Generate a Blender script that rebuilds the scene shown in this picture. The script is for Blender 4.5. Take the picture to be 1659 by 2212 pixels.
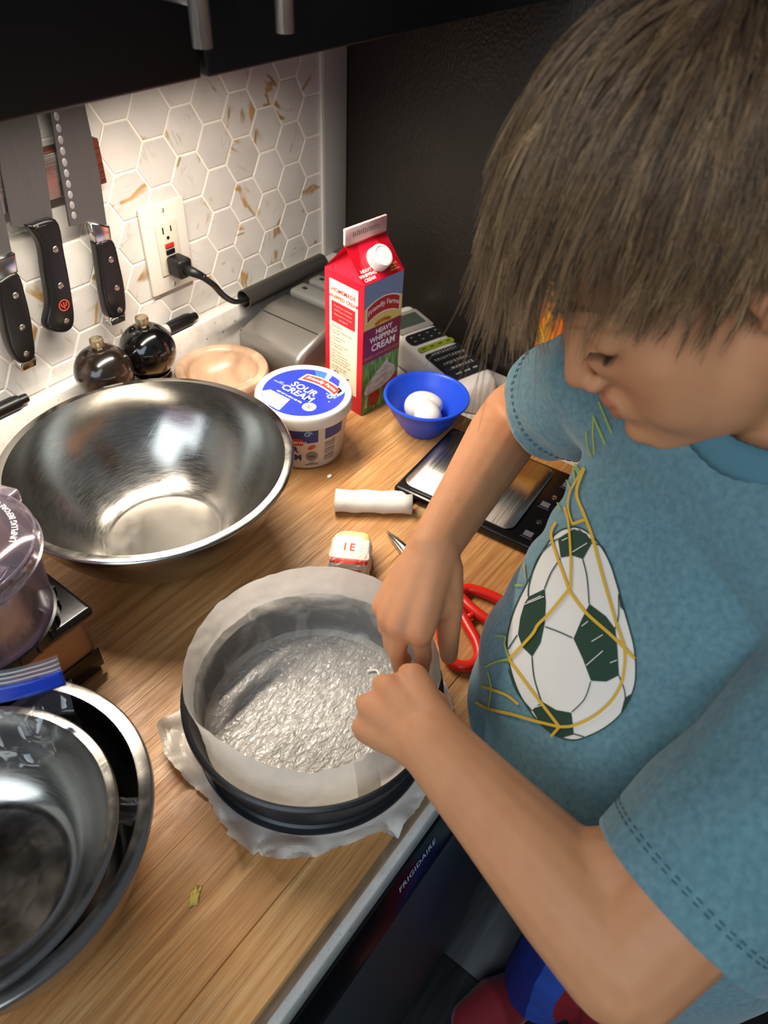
import bpy, bmesh, math, random
import numpy as np
from math import sin, cos, pi, sqrt, atan2, exp
from mathutils import Vector, Matrix, noise, geometry
from mathutils.bvhtree import BVHTree

for o in list(bpy.data.objects):
    bpy.data.objects.remove(o, do_unlink=True)
scn = bpy.context.scene
COL = scn.collection
random.seed(7)

# ------------------------------------------------------------------ camera
CAM_LOC = Vector((-0.88219, -0.76748, 1.53938))
CAM_R = Matrix(((0.602707, 0.52713, -0.599064), (-0.796732, 0.439209, -0.415106), (0.044299, 0.727481, 0.684696)))
FPX, IW, IH = 1572.66, 1659.0, 2212.0
cd = bpy.data.cameras.new('camera')
cam = bpy.data.objects.new('camera', cd)
COL.objects.link(cam)
cam.matrix_world = Matrix.Translation(CAM_LOC) @ CAM_R.to_4x4()
cd.sensor_fit = 'VERTICAL'
cd.sensor_height = 36.0
cd.lens = FPX / IH * 36.0
cd.clip_start = 0.02
cd.dof.use_dof = True
cd.dof.focus_distance = 0.74
cd.dof.aperture_fstop = 7.5
scn.camera = cam

# ------------------------------------------------------------------ world, lamps, exposure
w = bpy.data.worlds.new('room_ambient')
scn.world = w
w.use_nodes = True
w.node_tree.nodes['Background'].inputs[0].default_value = (0.70, 0.83, 1.0, 1)
w.node_tree.nodes['Background'].inputs[1].default_value = 0.11


def area_lamp(name, loc, size, size_y, power, color, rot=(0, 0, 0), spread=180):
    ld = bpy.data.lights.new(name, 'AREA')
    ld.shape = 'RECTANGLE'
    ld.size = size
    ld.size_y = size_y
    ld.energy = power
    ld.color = color
    ld.spread = math.radians(spread)
    lo = bpy.data.objects.new(name, ld)
    COL.objects.link(lo)
    lo.location = loc
    lo.rotation_euler = rot
    return lo


area_lamp('under_cabinet_lamp', (-0.46, -0.205, 1.394), 0.46, 0.014, 3.5, (1.0, 0.885, 0.745), spread=140)
area_lamp('room_lamp', (-2.3, -1.0, 2.2), 1.8, 1.5, 26.0, (0.80, 0.91, 1.0), (0, -.85, 0))

scn.view_settings.view_transform = 'Standard'
scn.view_settings.look = 'None'
scn.view_settings.gamma = 1.0
scn.view_settings.use_curve_mapping = False
scn.view_settings.exposure = 0.42

# ------------------------------------------------------------------ materials
MATS = {}


def srgb(h):
    if isinstance(h, str):
        v = [int(h[i:i + 2], 16) / 255 for i in (0, 2, 4)]
        return tuple(c / 12.92 if c <= .04045 else ((c + .055) / 1.055) ** 2.4 for c in v) + (1,)
    return tuple(h) + (1,) if len(h) == 3 else tuple(h)


def pm(name, col, rough=.5, metal=0, var=None, bump=None, rvar=None, coat=0, spec=.5, trans=0, ior=1.45,
       sss=0, sheen=0, alpha=1, emit=0, aniso=0, objrand=0, stretch=None, coatr=.1):
    """principled material; var=(colour2, scale, contrast lo, hi), bump=(scale, strength, distance), rvar=(scale, amount)"""
    if name in MATS:
        return MATS[name]
    m = bpy.data.materials.new(name)
    m.use_nodes = True
    nt = m.node_tree
    b = nt.nodes['Principled BSDF']
    c = srgb(col)
    b.inputs['Base Color'].default_value = c
    b.inputs['Roughness'].default_value = rough
    b.inputs['Metallic'].default_value = metal
    b.inputs['Specular IOR Level'].default_value = spec
    b.inputs['IOR'].default_value = ior
    b.inputs['Transmission Weight'].default_value = trans
    b.inputs['Coat Weight'].default_value = coat
    b.inputs['Coat Roughness'].default_value = coatr
    b.inputs['Alpha'].default_value = alpha
    b.inputs['Anisotropic'].default_value = aniso
    if sss:
        b.inputs['Subsurface Weight'].default_value = sss
        b.inputs['Subsurface Radius'].default_value = (.008, .003, .0015)
        b.inputs['Subsurface Scale'].default_value = 1.0
    if sheen:
        b.inputs['Sheen Weight'].default_value = sheen
        b.inputs['Sheen Roughness'].default_value = .4
    if emit:
        b.inputs['Emission Color'].default_value = c
        b.inputs['Emission Strength'].default_value = emit
    L = nt.links.new
    tc = None

    def coord():
        nonlocal tc
        if tc is None:
            t = nt.nodes.new('ShaderNodeTexCoord')
            tc = t.outputs['Object']
            if stretch:
                mp = nt.nodes.new('ShaderNodeMapping')
                mp.inputs['Scale'].default_value = stretch
                L(tc, mp.inputs[0])
                tc = mp.outputs[0]
        return tc

    def tex(scale, detail=4):
        n = nt.nodes.new('ShaderNodeTexNoise')
        n.inputs['Scale'].default_value = scale
        n.inputs['Detail'].default_value = detail
        L(coord(), n.inputs['Vector'])
        return n.outputs['Fac']
    if var:
        c2, sc, lo, hi = var
        r = nt.nodes.new('ShaderNodeMapRange')
        r.inputs['From Min'].default_value = lo
        r.inputs['From Max'].default_value = hi
        L(tex(sc), r.inputs['Value'])
        mx = nt.nodes.new('ShaderNodeMix')
        mx.data_type = 'RGBA'
        mx.inputs[6].default_value = c
        mx.inputs[7].default_value = srgb(c2)
        L(r.outputs[0], mx.inputs[0])
        L(mx.outputs[2], b.inputs['Base Color'])
    if bump:
        bn = nt.nodes.new('ShaderNodeBump')
        bn.inputs['Strength'].default_value = bump[1]
        bn.inputs['Distance'].default_value = bump[2]
        L(tex(bump[0], 6), bn.inputs['Height'])
        L(bn.outputs[0], b.inputs['Normal'])
    if rvar:
        r = nt.nodes.new('ShaderNodeMapRange')
        r.inputs['To Min'].default_value = max(0, rough - rvar[1])
        r.inputs['To Max'].default_value = rough + rvar[1]
        r.inputs['From Min'].default_value = .3
        r.inputs['From Max'].default_value = .7
        L(tex(rvar[0]), r.inputs['Value'])
        L(r.outputs[0], b.inputs['Roughness'])
    MATS[name] = m
    return m


class NB:
    """short-hand for building a node material"""

    def __init__(s, name, rough=.5, metal=0):
        s.m = bpy.data.materials.new(name)
        s.m.use_nodes = True
        s.nt = s.m.node_tree
        s.b = s.nt.nodes['Principled BSDF']
        s.b.inputs['Roughness'].default_value = rough
        s.b.inputs['Metallic'].default_value = metal
        MATS[name] = s.m

    def n(s, t, **kw):
        x = s.nt.nodes.new('ShaderNode' + t)
        for k, v in kw.items():
            if k.startswith('_'):
                setattr(x, k[1:], v)
        for k, v in kw.items():
            if not k.startswith('_'):
                x.inputs[k.replace('__', ' ')].default_value = v
        return x

    def l(s, a, b):
        s.nt.links.new(a, b)

    def coords(s, scale=(1, 1, 1), rnd=0, kind='Object', rot=(0, 0, 0)):
        t = s.n('TexCoord')
        o = t.outputs[kind]
        if rnd:
            oi = s.n('ObjectInfo')
            mu = s.n('Math', _operation='MULTIPLY')
            mu.inputs[1].default_value = rnd
            s.l(oi.outputs['Random'], mu.inputs[0])
            cx = s.n('CombineXYZ')
            for i in range(3):
                s.l(mu.outputs[0], cx.inputs[i])
            ad = s.n('VectorMath', _operation='ADD')
            s.l(o, ad.inputs[0])
            s.l(cx.outputs[0], ad.inputs[1])
            o = ad.outputs[0]
        mp = s.n('Mapping')
        mp.inputs['Scale'].default_value = scale
        mp.inputs['Rotation'].default_value = rot
        s.l(o, mp.inputs[0])
        return mp.outputs[0]

    def noise(s, vec, scale, detail=4, dist=0, rough=.5):
        x = s.n('TexNoise', Scale=scale, Detail=detail, Distortion=dist, Roughness=rough)
        s.l(vec, x.inputs['Vector'])
        return x.outputs['Fac']

    def ramp(s, fac, stops):
        r = s.n('ValToRGB')
        els = r.color_ramp.elements
        while len(els) < len(stops):
            els.new(.5)
        for e, (p, c) in zip(els, stops):
            e.position = p
            e.color = srgb(c)
        s.l(fac, r.inputs[0])
        return r.outputs[0]

    def rng(s, fac, a, b, c=0, d=1):
        r = s.n('MapRange')
        for k, v in zip(('From Min', 'From Max', 'To Min', 'To Max'), (a, b, c, d)):
            r.inputs[k].default_value = v
        s.l(fac, r.inputs['Value'])
        return r.outputs[0]

    def mix(s, fac, a, b, mode='MIX'):
        x = s.n('Mix', _data_type='RGBA', _blend_type=mode)
        for inp, v in ((0, fac), (6, a), (7, b)):
            if hasattr(v, 'links') or hasattr(v, 'is_linked'):
                s.l(v, x.inputs[inp])
            else:
                x.inputs[inp].default_value = v if inp == 0 else srgb(v)
        return x.outputs[2]

    def math(s, op, a, b=None):
        x = s.n('Math', _operation=op)
        for i, v in enumerate((a, b)):
            if v is None:
                continue
            if hasattr(v, 'is_linked'):
                s.l(v, x.inputs[i])
            else:
                x.inputs[i].default_value = v
        return x.outputs[0]

    def bump(s, h, strength=.3, dist=.001, normal=None):
        x = s.n('Bump', Strength=strength, Distance=dist)
        s.l(h, x.inputs['Height'])
        if normal is not None:
            s.l(normal, x.inputs['Normal'])
        s.l(x.outputs[0], s.b.inputs['Normal'])
        return x.outputs[0]

    def col(s, c):
        s.l(c, s.b.inputs['Base Color'])

    def rough(s, c):
        s.l(c, s.b.inputs['Roughness'])


def make_materials():
    # glazed marble-look hexagon tile with ochre veins
    n = NB('tile_glaze', .16)
    v0 = n.coords((1, 1, 1), rnd=37.0)
    oi = n.n('ObjectInfo')
    vr = n.n('VectorRotate', _rotation_type='Y_AXIS')
    n.l(v0, vr.inputs['Vector'])
    n.l(n.math('MULTIPLY', oi.outputs['Random'], 61.0), vr.inputs['Angle'])
    mp = n.n('Mapping')
    mp.inputs['Scale'].default_value = (1.0, 1.0, .26)
    n.l(vr.outputs[0], mp.inputs[0])
    v = mp.outputs[0]
    soft = n.ramp(n.noise(v0, 12, 5), [(.3, 'cfccc7'), (.7, 'bbb8b3')])
    d = n.noise(v, 15, 4, .35)
    vein = n.rng(n.math('ABSOLUTE', n.math('SUBTRACT', d, .5)), .006, .024, 1, 0)
    gate = n.rng(n.noise(v0, 19, 2, .2), .545, .60)
    vein = n.math('MULTIPLY', vein, gate)
    d2 = n.noise(v, 30, 5, 1.0)
    thin = n.math('MULTIPLY', n.rng(n.math('ABSOLUTE', n.math('SUBTRACT', d2, .5)), 0, .012, .5, 0),
                  n.rng(n.noise(v0, 15, 2), .5, .62))
    c = n.mix(thin, soft, '8d8067')
    gold = n.ramp(n.noise(v, 90, 3), [(.35, '86672c'), (.65, 'b08a4b')])
    n.col(n.mix(n.math('MULTIPLY', vein, .9), c, gold))
    n.b.inputs['Coat Weight'].default_value = .3
    n.bump(n.noise(v0, 30, 3), .10, .001)
    # maple butcher block
    n = NB('maple_wood', .42)
    v = n.coords((1.2, 22, 22), rnd=11.0)
    v2 = n.coords((1, 1, 1), rnd=0)
    grain = n.noise(v, 6.0, 8, .6)
    base = n.ramp(grain, [(.25, 'a0723f'), (.5, 'bd8c56'), (.75, 'd3aa74')])
    oi = n.n('ObjectInfo')
    tone = n.ramp(oi.outputs['Random'], [(0, 'e8cfae'), (.5, 'ffffff'), (1, 'cfae88')])
    c = n.mix(.55, base, tone, 'MULTIPLY')
    pores = n.rng(n.noise(n.coords((3, 260, 260), rnd=5.0), 5, 3), .60, .72)
    c = n.mix(n.math('MULTIPLY', pores, .35), c, '7a4f28')
    lines_ = n.rng(n.noise(n.coords((2.2, 130, 130), rnd=3.0), 4, 2), .585, .66)
    c = n.mix(n.math('MULTIPLY', lines_, .34), c, '70431f')
    stain = n.rng(n.noise(v2, 7.0, 6, .5), .54, .74)
    c = n.mix(n.math('MULTIPLY', stain, .45), c, '8a5426')
    # knife scratches in several directions
    sc = None
    for ang, s_ in ((.35, 1.0), (-.55, 1.3), (1.15, .9), (2.2, 1.1)):
        q = n.noise(n.coords((7 * s_, 420 * s_, 1), rot=(0, 0, ang)), 2.2, 2, .15)
        q = n.rng(q, .605, .645)
        q = n.math('MULTIPLY', q, n.rng(n.noise(n.coords((1, 1, 1), rot=(0, 0, ang * 3)), 9 * s_, 2), .42, .62))
        sc = q if sc is None else n.math('MAXIMUM', sc, q)
    c = n.mix(n.math('MULTIPLY', sc, .5), c, '5d3517')
    n.col(c)
    n.rough(n.rng(n.noise(v2, 30, 4), .3, .7, .33, .55))
    h = n.math('SUBTRACT', n.math('MULTIPLY', grain, .35), sc)
    n.bump(h, .25, .0012)
    # speckled white quartz
    n = NB('quartz', .28)
    v = n.coords()
    vo = n.n('TexVoronoi', Scale=85.0)
    n.l(v, vo.inputs['Vector'])
    sp = n.rng(vo.outputs['Distance'], .10, .22, 1, 0)
    sel = n.rng(n.noise(v, 120, 2), .57, .62)
    sp = n.math('MULTIPLY', sp, sel)
    vo2 = n.n('TexVoronoi', Scale=320.0)
    n.l(v, vo2.inputs['Vector'])
    sp2 = n.math('MULTIPLY', n.rng(vo2.outputs['Distance'], .16, .3, 1, 0), n.rng(n.noise(v, 260, 2), .52, .6))
    c = n.ramp(n.noise(v, 60, 4), [(.3, 'd2cec6'), (.7, 'e4e1da')])
    c = n.mix(n.math('MULTIPLY', sp2, .45), c, '918c86')
    c = n.mix(n.math('MULTIPLY', sp, .85), c, '5a544e')
    n.col(c)
    # brushed stainless, circular polish
    n = NB('bowl_steel', .2, 1)
    v = n.coords()
    n.b.inputs['Base Color'].default_value = srgb('a5a29c')
    sep = n.n('SeparateXYZ')
    n.l(v, sep.inputs[0])
    streak = n.noise(n.coords((60, 60, 900)), 1.2, 5, .3)
    scr = n.noise(n.coords((40, 900, 40), rot=(.4, .8, .5)), 1.0, 3)
    n.rough(n.rng(n.math('ADD', streak, n.noise(v, 18, 4)), .7, 1.3, .15, .27))
    n.bump(n.math('ADD', n.math('MULTIPLY', streak, .4), n.rng(scr, .62, .7)), .05, .0006)
    n = NB('brushed_steel', .34, 1)
    n.b.inputs['Base Color'].default_value = srgb('b4b0a9')
    st = n.noise(n.coords((6, 500, 500)), 2, 4)
    n.rough(n.rng(st, .3, .7, .26, .42))
    n.bump(st, .06, .0004)
    n = NB('blade_steel', .3, 1)
    n.b.inputs['Base Color'].default_value = srgb('5f5e5e')
    n.b.inputs['Metallic'].default_value = .7
    st = n.noise(n.coords((900, 14, 14)), 2, 4)
    n.rough(n.rng(st, .3, .7, .36, .48))
    n.bump(st, .015, .0003)
    # pebbled black refrigerator side
    n = NB('pebbled_black', .30)
    v = n.coords()
    n.b.inputs['Base Color'].default_value = srgb('26211d')
    vo = n.n('TexVoronoi', Scale=330.0, _feature='SMOOTH_F1')
    n.l(n.coords((1, 1, .7)), vo.inputs['Vector'])
    h = n.math('ADD', vo.outputs['Distance'], n.math('MULTIPLY', n.noise(v, 160, 3), .6))
    n.rough(n.rng(n.noise(v, 7, 3), .3, .7, .32, .46))
    n.bump(h, .4, .0012)
    # floor planks
    n = NB('grey_plank', .45)
    v = n.coords((1.5, 18, 18), rnd=9.0)
    g = n.noise(v, 4, 7, .5)
    c = n.ramp(g, [(.25, '2c2f31'), (.5, '3d4042'), (.8, '525557')])
    oi = n.n('ObjectInfo')
    c = n.mix(.6, c, n.ramp(oi.outputs['Random'], [(0, 'b9bcbe'), (1, 'ffffff')]), 'MULTIPLY')
    n.col(c)
    n.bump(g, .2, .001)
    # skin (vertex tint carries lips, cheeks, knuckles)
    n = NB('skin', .58)
    n.b.inputs['Specular IOR Level'].default_value = .38
    at = n.n('Attribute', _attribute_name='tint')
    v = n.coords()
    mott = n.noise(v, 55, 4)
    c = n.mix(n.rng(mott, .35, .7, 0, .35), 'c68b62', 'b27650')
    c = n.mix(at.outputs['Fac'], c, '9c4a35')
    n.col(c)
    n.b.inputs['Subsurface Weight'].default_value = .22
    n.b.inputs['Subsurface Radius'].default_value = (.006, .0025, .0012)
    n.b.inputs['Subsurface Scale'].default_value = 1.0
    vo = n.n('TexVoronoi', Scale=900.0)
    n.l(v, vo.inputs['Vector'])
    n.bump(n.math('ADD', vo.outputs['Distance'], n.noise(v, 300, 3)), .10, .0006)
    # knitted cotton
    n = NB('shirt_cotton', .85)
    v = n.coords()
    c = n.ramp(n.noise(v, 220, 4), [(.3, '4e727b'), (.7, '678a91')])
    c = n.mix(n.rng(n.noise(v, 9, 4), .35, .7, 0, .4), c, '4f7986')
    n.col(c)
    n.b.inputs['Sheen Weight'].default_value = .25
    n.b.inputs['Sheen Roughness'].default_value = .5
    wv = n.n('TexWave', Scale=420.0, Distortion=1.5, Detail=2.0)
    n.l(n.coords((1, 1, 1), rot=(0, .5, 0)), wv.inputs['Vector'])
    n.bump(n.math('ADD', wv.outputs['Fac'], n.noise(v, 700, 2)), .10, .0004)
    # hair
    n = NB('hair_brown', .42)
    at = n.n('Attribute', _attribute_name='tint')
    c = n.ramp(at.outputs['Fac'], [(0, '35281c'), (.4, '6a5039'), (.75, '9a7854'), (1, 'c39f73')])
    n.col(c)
    n.b.inputs['Specular IOR Level'].default_value = .55
    # parchment: diffuse, translucent and a satin sheen
    def paper(name, col, transl, rough, bscale, bstr, bdist, sheen_w, clear_w=0, stretch=(1, 1, 1), rot=0, dist=0, grease=None):
        n = NB(name, rough)
        v = n.coords(stretch, rot=(0, 0, rot))
        h = n.noise(v, bscale, 5, dist)
        nrm = n.bump(h, bstr, bdist)
        cc = n.ramp(n.noise(n.coords(), 40, 4), [(.3, col[0]), (.7, col[1])])
        df = n.n('BsdfDiffuse')
        tr = n.n('BsdfTranslucent')
        gl = n.n('BsdfGlossy')
        gl.inputs['Roughness'].default_value = rough
        for q in (df, tr):
            n.l(cc, q.inputs['Color'])
        for q in (df, tr, gl):
            n.l(nrm, q.inputs['Normal'])
        m1 = n.n('MixShader')
        m1.inputs[0].default_value = transl
        n.l(df.outputs[0], m1.inputs[1])
        n.l(tr.outputs[0], m1.inputs[2])
        m2 = n.n('MixShader')
        m2.inputs[0].default_value = sheen_w
        n.l(m1.outputs[0], m2.inputs[1])
        n.l(gl.outputs[0], m2.inputs[2])
        last = m2
        if clear_w:
            # greasy paper lets some of what lies behind show through
            tp = n.n('BsdfTransparent')
            m3 = n.n('MixShader')
            m3.inputs[0].default_value = clear_w
            if grease:
                sx = n.n('SeparateXYZ')
                n.l(n.coords(), sx.inputs[0])
                edge = n.math('ADD', sx.outputs['Z'], n.math('MULTIPLY', n.noise(n.coords(), 28, 4, .4), .012))
                isl = n.rng(n.noise(n.coords(), 26, 5, .8), .36, .50, .45, 1)
                far = n.math('ADD', n.math('MULTIPLY', sx.outputs['X'], .74), n.math('MULTIPLY', sx.outputs['Y'], .68))
                isl = n.math('MULTIPLY', isl, n.rng(far, -.030, -.010, 0, 1))
                n.l(n.math('MULTIPLY', n.math('MULTIPLY', n.rng(edge, grease - .001, grease + .001, 1, 0), isl), clear_w), m3.inputs[0])
            n.l(m2.outputs[0], m3.inputs[1])
            n.l(tp.outputs[0], m3.inputs[2])
            last = m3
        n.l(last.outputs[0], n.nt.nodes['Material Output'].inputs['Surface'])
        return n
    paper('parchment', ('ece6dc', 'f4efe6'), .35, .4, 60, .25, .0015, .04)
    paper('greased_paper', ('ebe5da', 'f6f1e8'), .62, .35, 130, .25, .0010, .05, clear_w=.62, grease=.0565)
    paper('buttered_paper', ('c9c5be', 'dcd8ce'), .15, .20, 120, .9, .0034, .20, clear_w=.26, stretch=(1, 1.9, 1), rot=-.3, dist=.9)

    def clear(name, tint, haze, gloss=.06):
        n = NB(name, .05)
        tr = n.n('BsdfTransparent')
        tr.inputs['Color'].default_value = srgb(tint)
        gl = n.n('BsdfGlossy')
        gl.inputs['Roughness'].default_value = gloss
        df = n.n('BsdfDiffuse')
        df.inputs['Color'].default_value = srgb('cfc6d4')
        lw = n.n('LayerWeight', Blend=.35)
        f = n.rng(lw.outputs['Facing'], 0, 1, .05, .55)
        m1 = n.n('MixShader')
        m1.inputs[0].default_value = haze
        n.l(tr.outputs[0], m1.inputs[1])
        n.l(df.outputs[0], m1.inputs[2])
        m2 = n.n('MixShader')
        n.l(f, m2.inputs[0])
        n.l(m1.outputs[0], m2.inputs[1])
        n.l(gl.outputs[0], m2.inputs[2])
        n.l(m2.outputs[0], n.nt.nodes['Material Output'].inputs['Surface'])
    clear('clear_plastic', 'f0eaf0', .05)
    clear('clear_plastic_frosted', 'e2d8e4', .16, .15)
    clear('clear_film', 'f4f5f6', .04, .08)
    clear('clear_film_lip', 'e4e6ea', .18, .15)
    clear('crumpled_film', 'f0f1f2', .10, .10)
    # marble of the mortar
    n = NB('pink_stone', .32)
    v = n.coords()
    c = n.ramp(n.noise(v, 22, 6, .8), [(.3, '8f7058'), (.5, 'aa8c72'), (.75, 'bfa48a')])
    n.col(c)
    # whipped swirl etc. handled by plain materials


make_materials()

# ------------------------------------------------------------------ object helpers


def link(name, data, parent=None):
    o = bpy.data.objects.new(name, data)
    COL.objects.link(o)
    if parent is not None:
        o.parent = parent
    return o


def thing(name, label, cat, loc=(0, 0, 0), rz=0, group=None):
    o = link(name, None)
    o.empty_display_size = .02
    o.location = loc
    o.rotation_euler = (0, 0, rz)
    return tag(o, label, cat, group)


def tag(o, label=None, cat=None, group=None, kind=None):
    for k, v in (('label', label), ('category', cat), ('group', group), ('kind', kind)):
        if v:
            o[k] = v
    return o


def mesh(verts, faces, smooth=True, name='mesh'):
    me = bpy.data.meshes.new(name)
    me.from_pydata([tuple(v) for v in verts], [], faces)
    me.validate()
    if smooth:
        me.polygons.foreach_set('use_smooth', [True] * len(me.polygons))
    me.update()
    return me


def from_bm(bm, smooth=True):
    me = bpy.data.meshes.new('mesh')
    bmesh.ops.recalc_face_normals(bm, faces=bm.faces)
    bm.to_mesh(me)
    bm.free()
    if smooth:
        me.polygons.foreach_set('use_smooth', [True] * len(me.polygons))
    return me


def part(name, me, mat, parent=None, label=None, world=False, sharp=None):
    """one mesh object; world=True means its vertices are in world space and are moved into the parent's frame"""
    if isinstance(mat, str):
        mat = MATS[mat]
    o = link(name, me, parent)
    if mat is not None:
        me.materials.clear()
        me.materials.append(mat)
    if world and parent is not None:
        q = Matrix.Translation(parent.location) @ Matrix.Rotation(parent.rotation_euler[2], 4, 'Z')
        pp = parent.parent
        while pp is not None:
            q = Matrix.Translation(pp.location) @ Matrix.Rotation(pp.rotation_euler[2], 4, 'Z') @ q
            pp = pp.parent
        me.transform(q.inverted())
    if sharp:
        me.set_sharp_from_angle(angle=math.radians(sharp))
    if label:
        o['label'] = label
    return o


def box_bm(x0, x1, y0, y1, z0, z1, bev=0, seg=2, bm=None):
    b = bmesh.new() if bm is None else bm
    r = bmesh.ops.create_cube(b, size=1)
    for v in r['verts']:
        v.co = Vector((x0 + (v.co.x + .5) * (x1 - x0), y0 + (v.co.y + .5) * (y1 - y0), z0 + (v.co.z + .5) * (z1 - z0)))
    if bev:
        es = list({e for v in r['verts'] for e in v.link_edges})
        bmesh.ops.bevel(b, geom=es, offset=bev, segments=seg, affect='EDGES', profile=.5)
    return b


def box(x0, x1, y0, y1, z0, z1, bev=0, seg=2):
    return from_bm(box_bm(x0, x1, y0, y1, z0, z1, bev, seg), smooth=bool(bev))


def lathe(prof, seg=64, cx=0, cy=0, closed=False):
    """profile list of (r, z) from bottom to top; r=0 ends make caps"""
    vs, fs, rings = [], [], []
    for r, z in prof:
        if r < 1e-6:
            rings.append([len(vs)])
            vs.append((cx, cy, z))
        else:
            rings.append(list(range(len(vs), len(vs) + seg)))
            for i in range(seg):
                a = 2 * pi * i / seg
                vs.append((cx + r * cos(a), cy + r * sin(a), z))
    prs = list(zip(rings, rings[1:])) + ([(rings[-1], rings[0])] if closed else [])
    for A, B in prs:
        for i in range(seg):
            j = (i + 1) % seg
            if len(A) == 1 and len(B) == 1:
                continue
            if len(A) == 1:
                fs.append((A[0], B[j], B[i]))
            elif len(B) == 1:
                fs.append((A[i], A[j], B[0]))
            else:
                fs.append((A[i], A[j], B[j], B[i]))
    me = mesh(vs, fs)
    me.set_sharp_from_angle(angle=math.radians(42))
    return me


def arc(cx, cz, r, a0, a1, n):
    return [(cx + r * cos(math.radians(a0 + (a1 - a0) * i / n)), cz + r * sin(math.radians(a0 + (a1 - a0) * i / n))) for i in range(n + 1)]


def smooth_path(pts, n=8):
    """Catmull-Rom through the points"""
    P = [Vector(p) for p in pts]
    out = []
    for i in range(len(P) - 1):
        p0, p1, p2, p3 = P[max(i - 1, 0)], P[i], P[i + 1], P[min(i + 2, len(P) - 1)]
        for k in range(n):
            t = k / n
            out.append(.5 * ((2 * p1) + (p2 - p0) * t + (2 * p0 - 5 * p1 + 4 * p2 - p3) * t * t + (3 * p1 - p0 - 3 * p2 + p3) * t ** 3))
    out.append(P[-1])
    return out


def tube(path, rad, seg=10, caps=True, flat=1.0, up=None):
    """rad a number or list; flat squeezes the section across 'up'"""
    P = [Vector(p) for p in path]
    n = len(P)
    R = rad if isinstance(rad, (list, tuple)) else [rad] * n
    vs, fs = [], []
    t0 = (P[1] - P[0]).normalized()
    nv = Vector(up) if up is not None else (Vector((0, 0, 1)) if abs(t0.z) < .9 else Vector((1, 0, 0)))
    for i in range(n):
        t = (P[min(i + 1, n - 1)] - P[max(i - 1, 0)]).normalized()
        nv = (nv - t * nv.dot(t))
        if nv.length < 1e-6:
            nv = t.orthogonal()
        nv.normalize()
        bv = t.cross(nv)
        for k in range(seg):
            a = 2 * pi * k / seg
            vs.append(P[i] + nv * (R[i] * flat * cos(a)) + bv * (R[i] * sin(a)))
    for i in range(n - 1):
        for k in range(seg):
            j = (k + 1) % seg
            fs.append((i * seg + k, i * seg + j, (i + 1) * seg + j, (i + 1) * seg + k))
    if caps:
        fs.append(tuple(range(seg))[::-1])
        fs.append(tuple((n - 1) * seg + k for k in range(seg)))
    return mesh(vs, fs)


def tube_loop(path, rad, seg=10):
    P = [Vector(p) for p in path]
    n = len(P)
    vs, fs = [], []
    for i in range(n):
        t = (P[(i + 1) % n] - P[i - 1]).normalized()
        nv = Vector((0, 0, 1)) - t * t.z
        nv.normalize()
        bv = t.cross(nv)
        for k in range(seg):
            a = 2 * pi * k / seg
            vs.append(P[i] + nv * (rad * cos(a)) + bv * (rad * sin(a)))
    for i in range(n):
        for k in range(seg):
            j = (k + 1) % seg
            m_ = (i + 1) % n
            fs.append((i * seg + k, i * seg + j, m_ * seg + j, m_ * seg + k))
    return mesh(vs, fs)


def prism(poly, d0, d1, axis='y', bev=0, seg=2):
    """polygon (2D) extruded between d0 and d1 along an axis; 2D = (x,z) for y, (x,y) for z, (y,z) for x"""
    f = {'y': lambda u, v, d: (u, d, v), 'z': lambda u, v, d: (u, v, d), 'x': lambda u, v, d: (d, u, v)}[axis]
    n = len(poly)
    bm = bmesh.new()
    A = [bm.verts.new(f(u, v, d0)) for u, v in poly]
    B = [bm.verts.new(f(u, v, d1)) for u, v in poly]
    fa = bm.faces.new(A)
    fb = bm.faces.new(B[::-1])
    for i in range(n):
        bm.faces.new((A[i], B[i], B[(i + 1) % n], A[(i + 1) % n]))
    if bev:
        bmesh.ops.bevel(bm, geom=list(fa.edges) + list(fb.edges), offset=bev, segments=seg, affect='EDGES', profile=.5, clamp_overlap=True)
    bmesh.ops.triangulate(bm, faces=[q for q in bm.faces if len(q.verts) > 6])
    return from_bm(bm, smooth=bool(bev))


def pillow(poly, y0, y1, r, steps=3):
    """(x, z) outline given depth from y0 to y1 with rounded rims of radius r"""
    P = [Vector(q) for q in poly]
    n = len(P)
    area = sum(P[i].x * P[(i + 1) % n].y - P[(i + 1) % n].x * P[i].y for i in range(n))
    if area < 0:
        P.reverse()
    N = []
    for i in range(n):
        t = (P[(i + 1) % n] - P[i - 1]).normalized()
        N.append(Vector((t.y, -t.x)))
    sg = 1 if y1 > y0 else -1
    rings = []
    for k in range(steps + 1):
        a = pi / 2 * k / steps
        rings.append((r * (1 - sin(a)), y0 + sg * r * (1 - cos(a))))
    rings += [(o, y1 - (y - y0)) for o, y in reversed(rings)]
    vs, fs = [], []
    for o, y in rings:
        vs += [(P[i].x - N[i].x * o, y, P[i].y - N[i].y * o) for i in range(n)]
    for k in range(len(rings) - 1):
        for i in range(n):
            j = (i + 1) % n
            fs.append((k * n + i, k * n + j, (k + 1) * n + j, (k + 1) * n + i))
    for k in (0, len(rings) - 1):
        tri = geometry.tessellate_polygon([[Vector((vs[k * n + i][0], vs[k * n + i][2], 0)) for i in range(n)]])
        fs += [tuple(k * n + q for q in t_) for t_ in tri]
    bm = bmesh.new()
    me = mesh(vs, fs)
    bm.from_mesh(me)
    return from_bm(bm)


def join(*mes):
    bm = bmesh.new()
    for m in mes:
        bm.from_mesh(m)
        bpy.data.meshes.remove(m)
    me = bpy.data.meshes.new('mesh')
    bm.to_mesh(me)
    bm.free()
    return me


def xf(me, M):
    me.transform(M)
    return me


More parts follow.
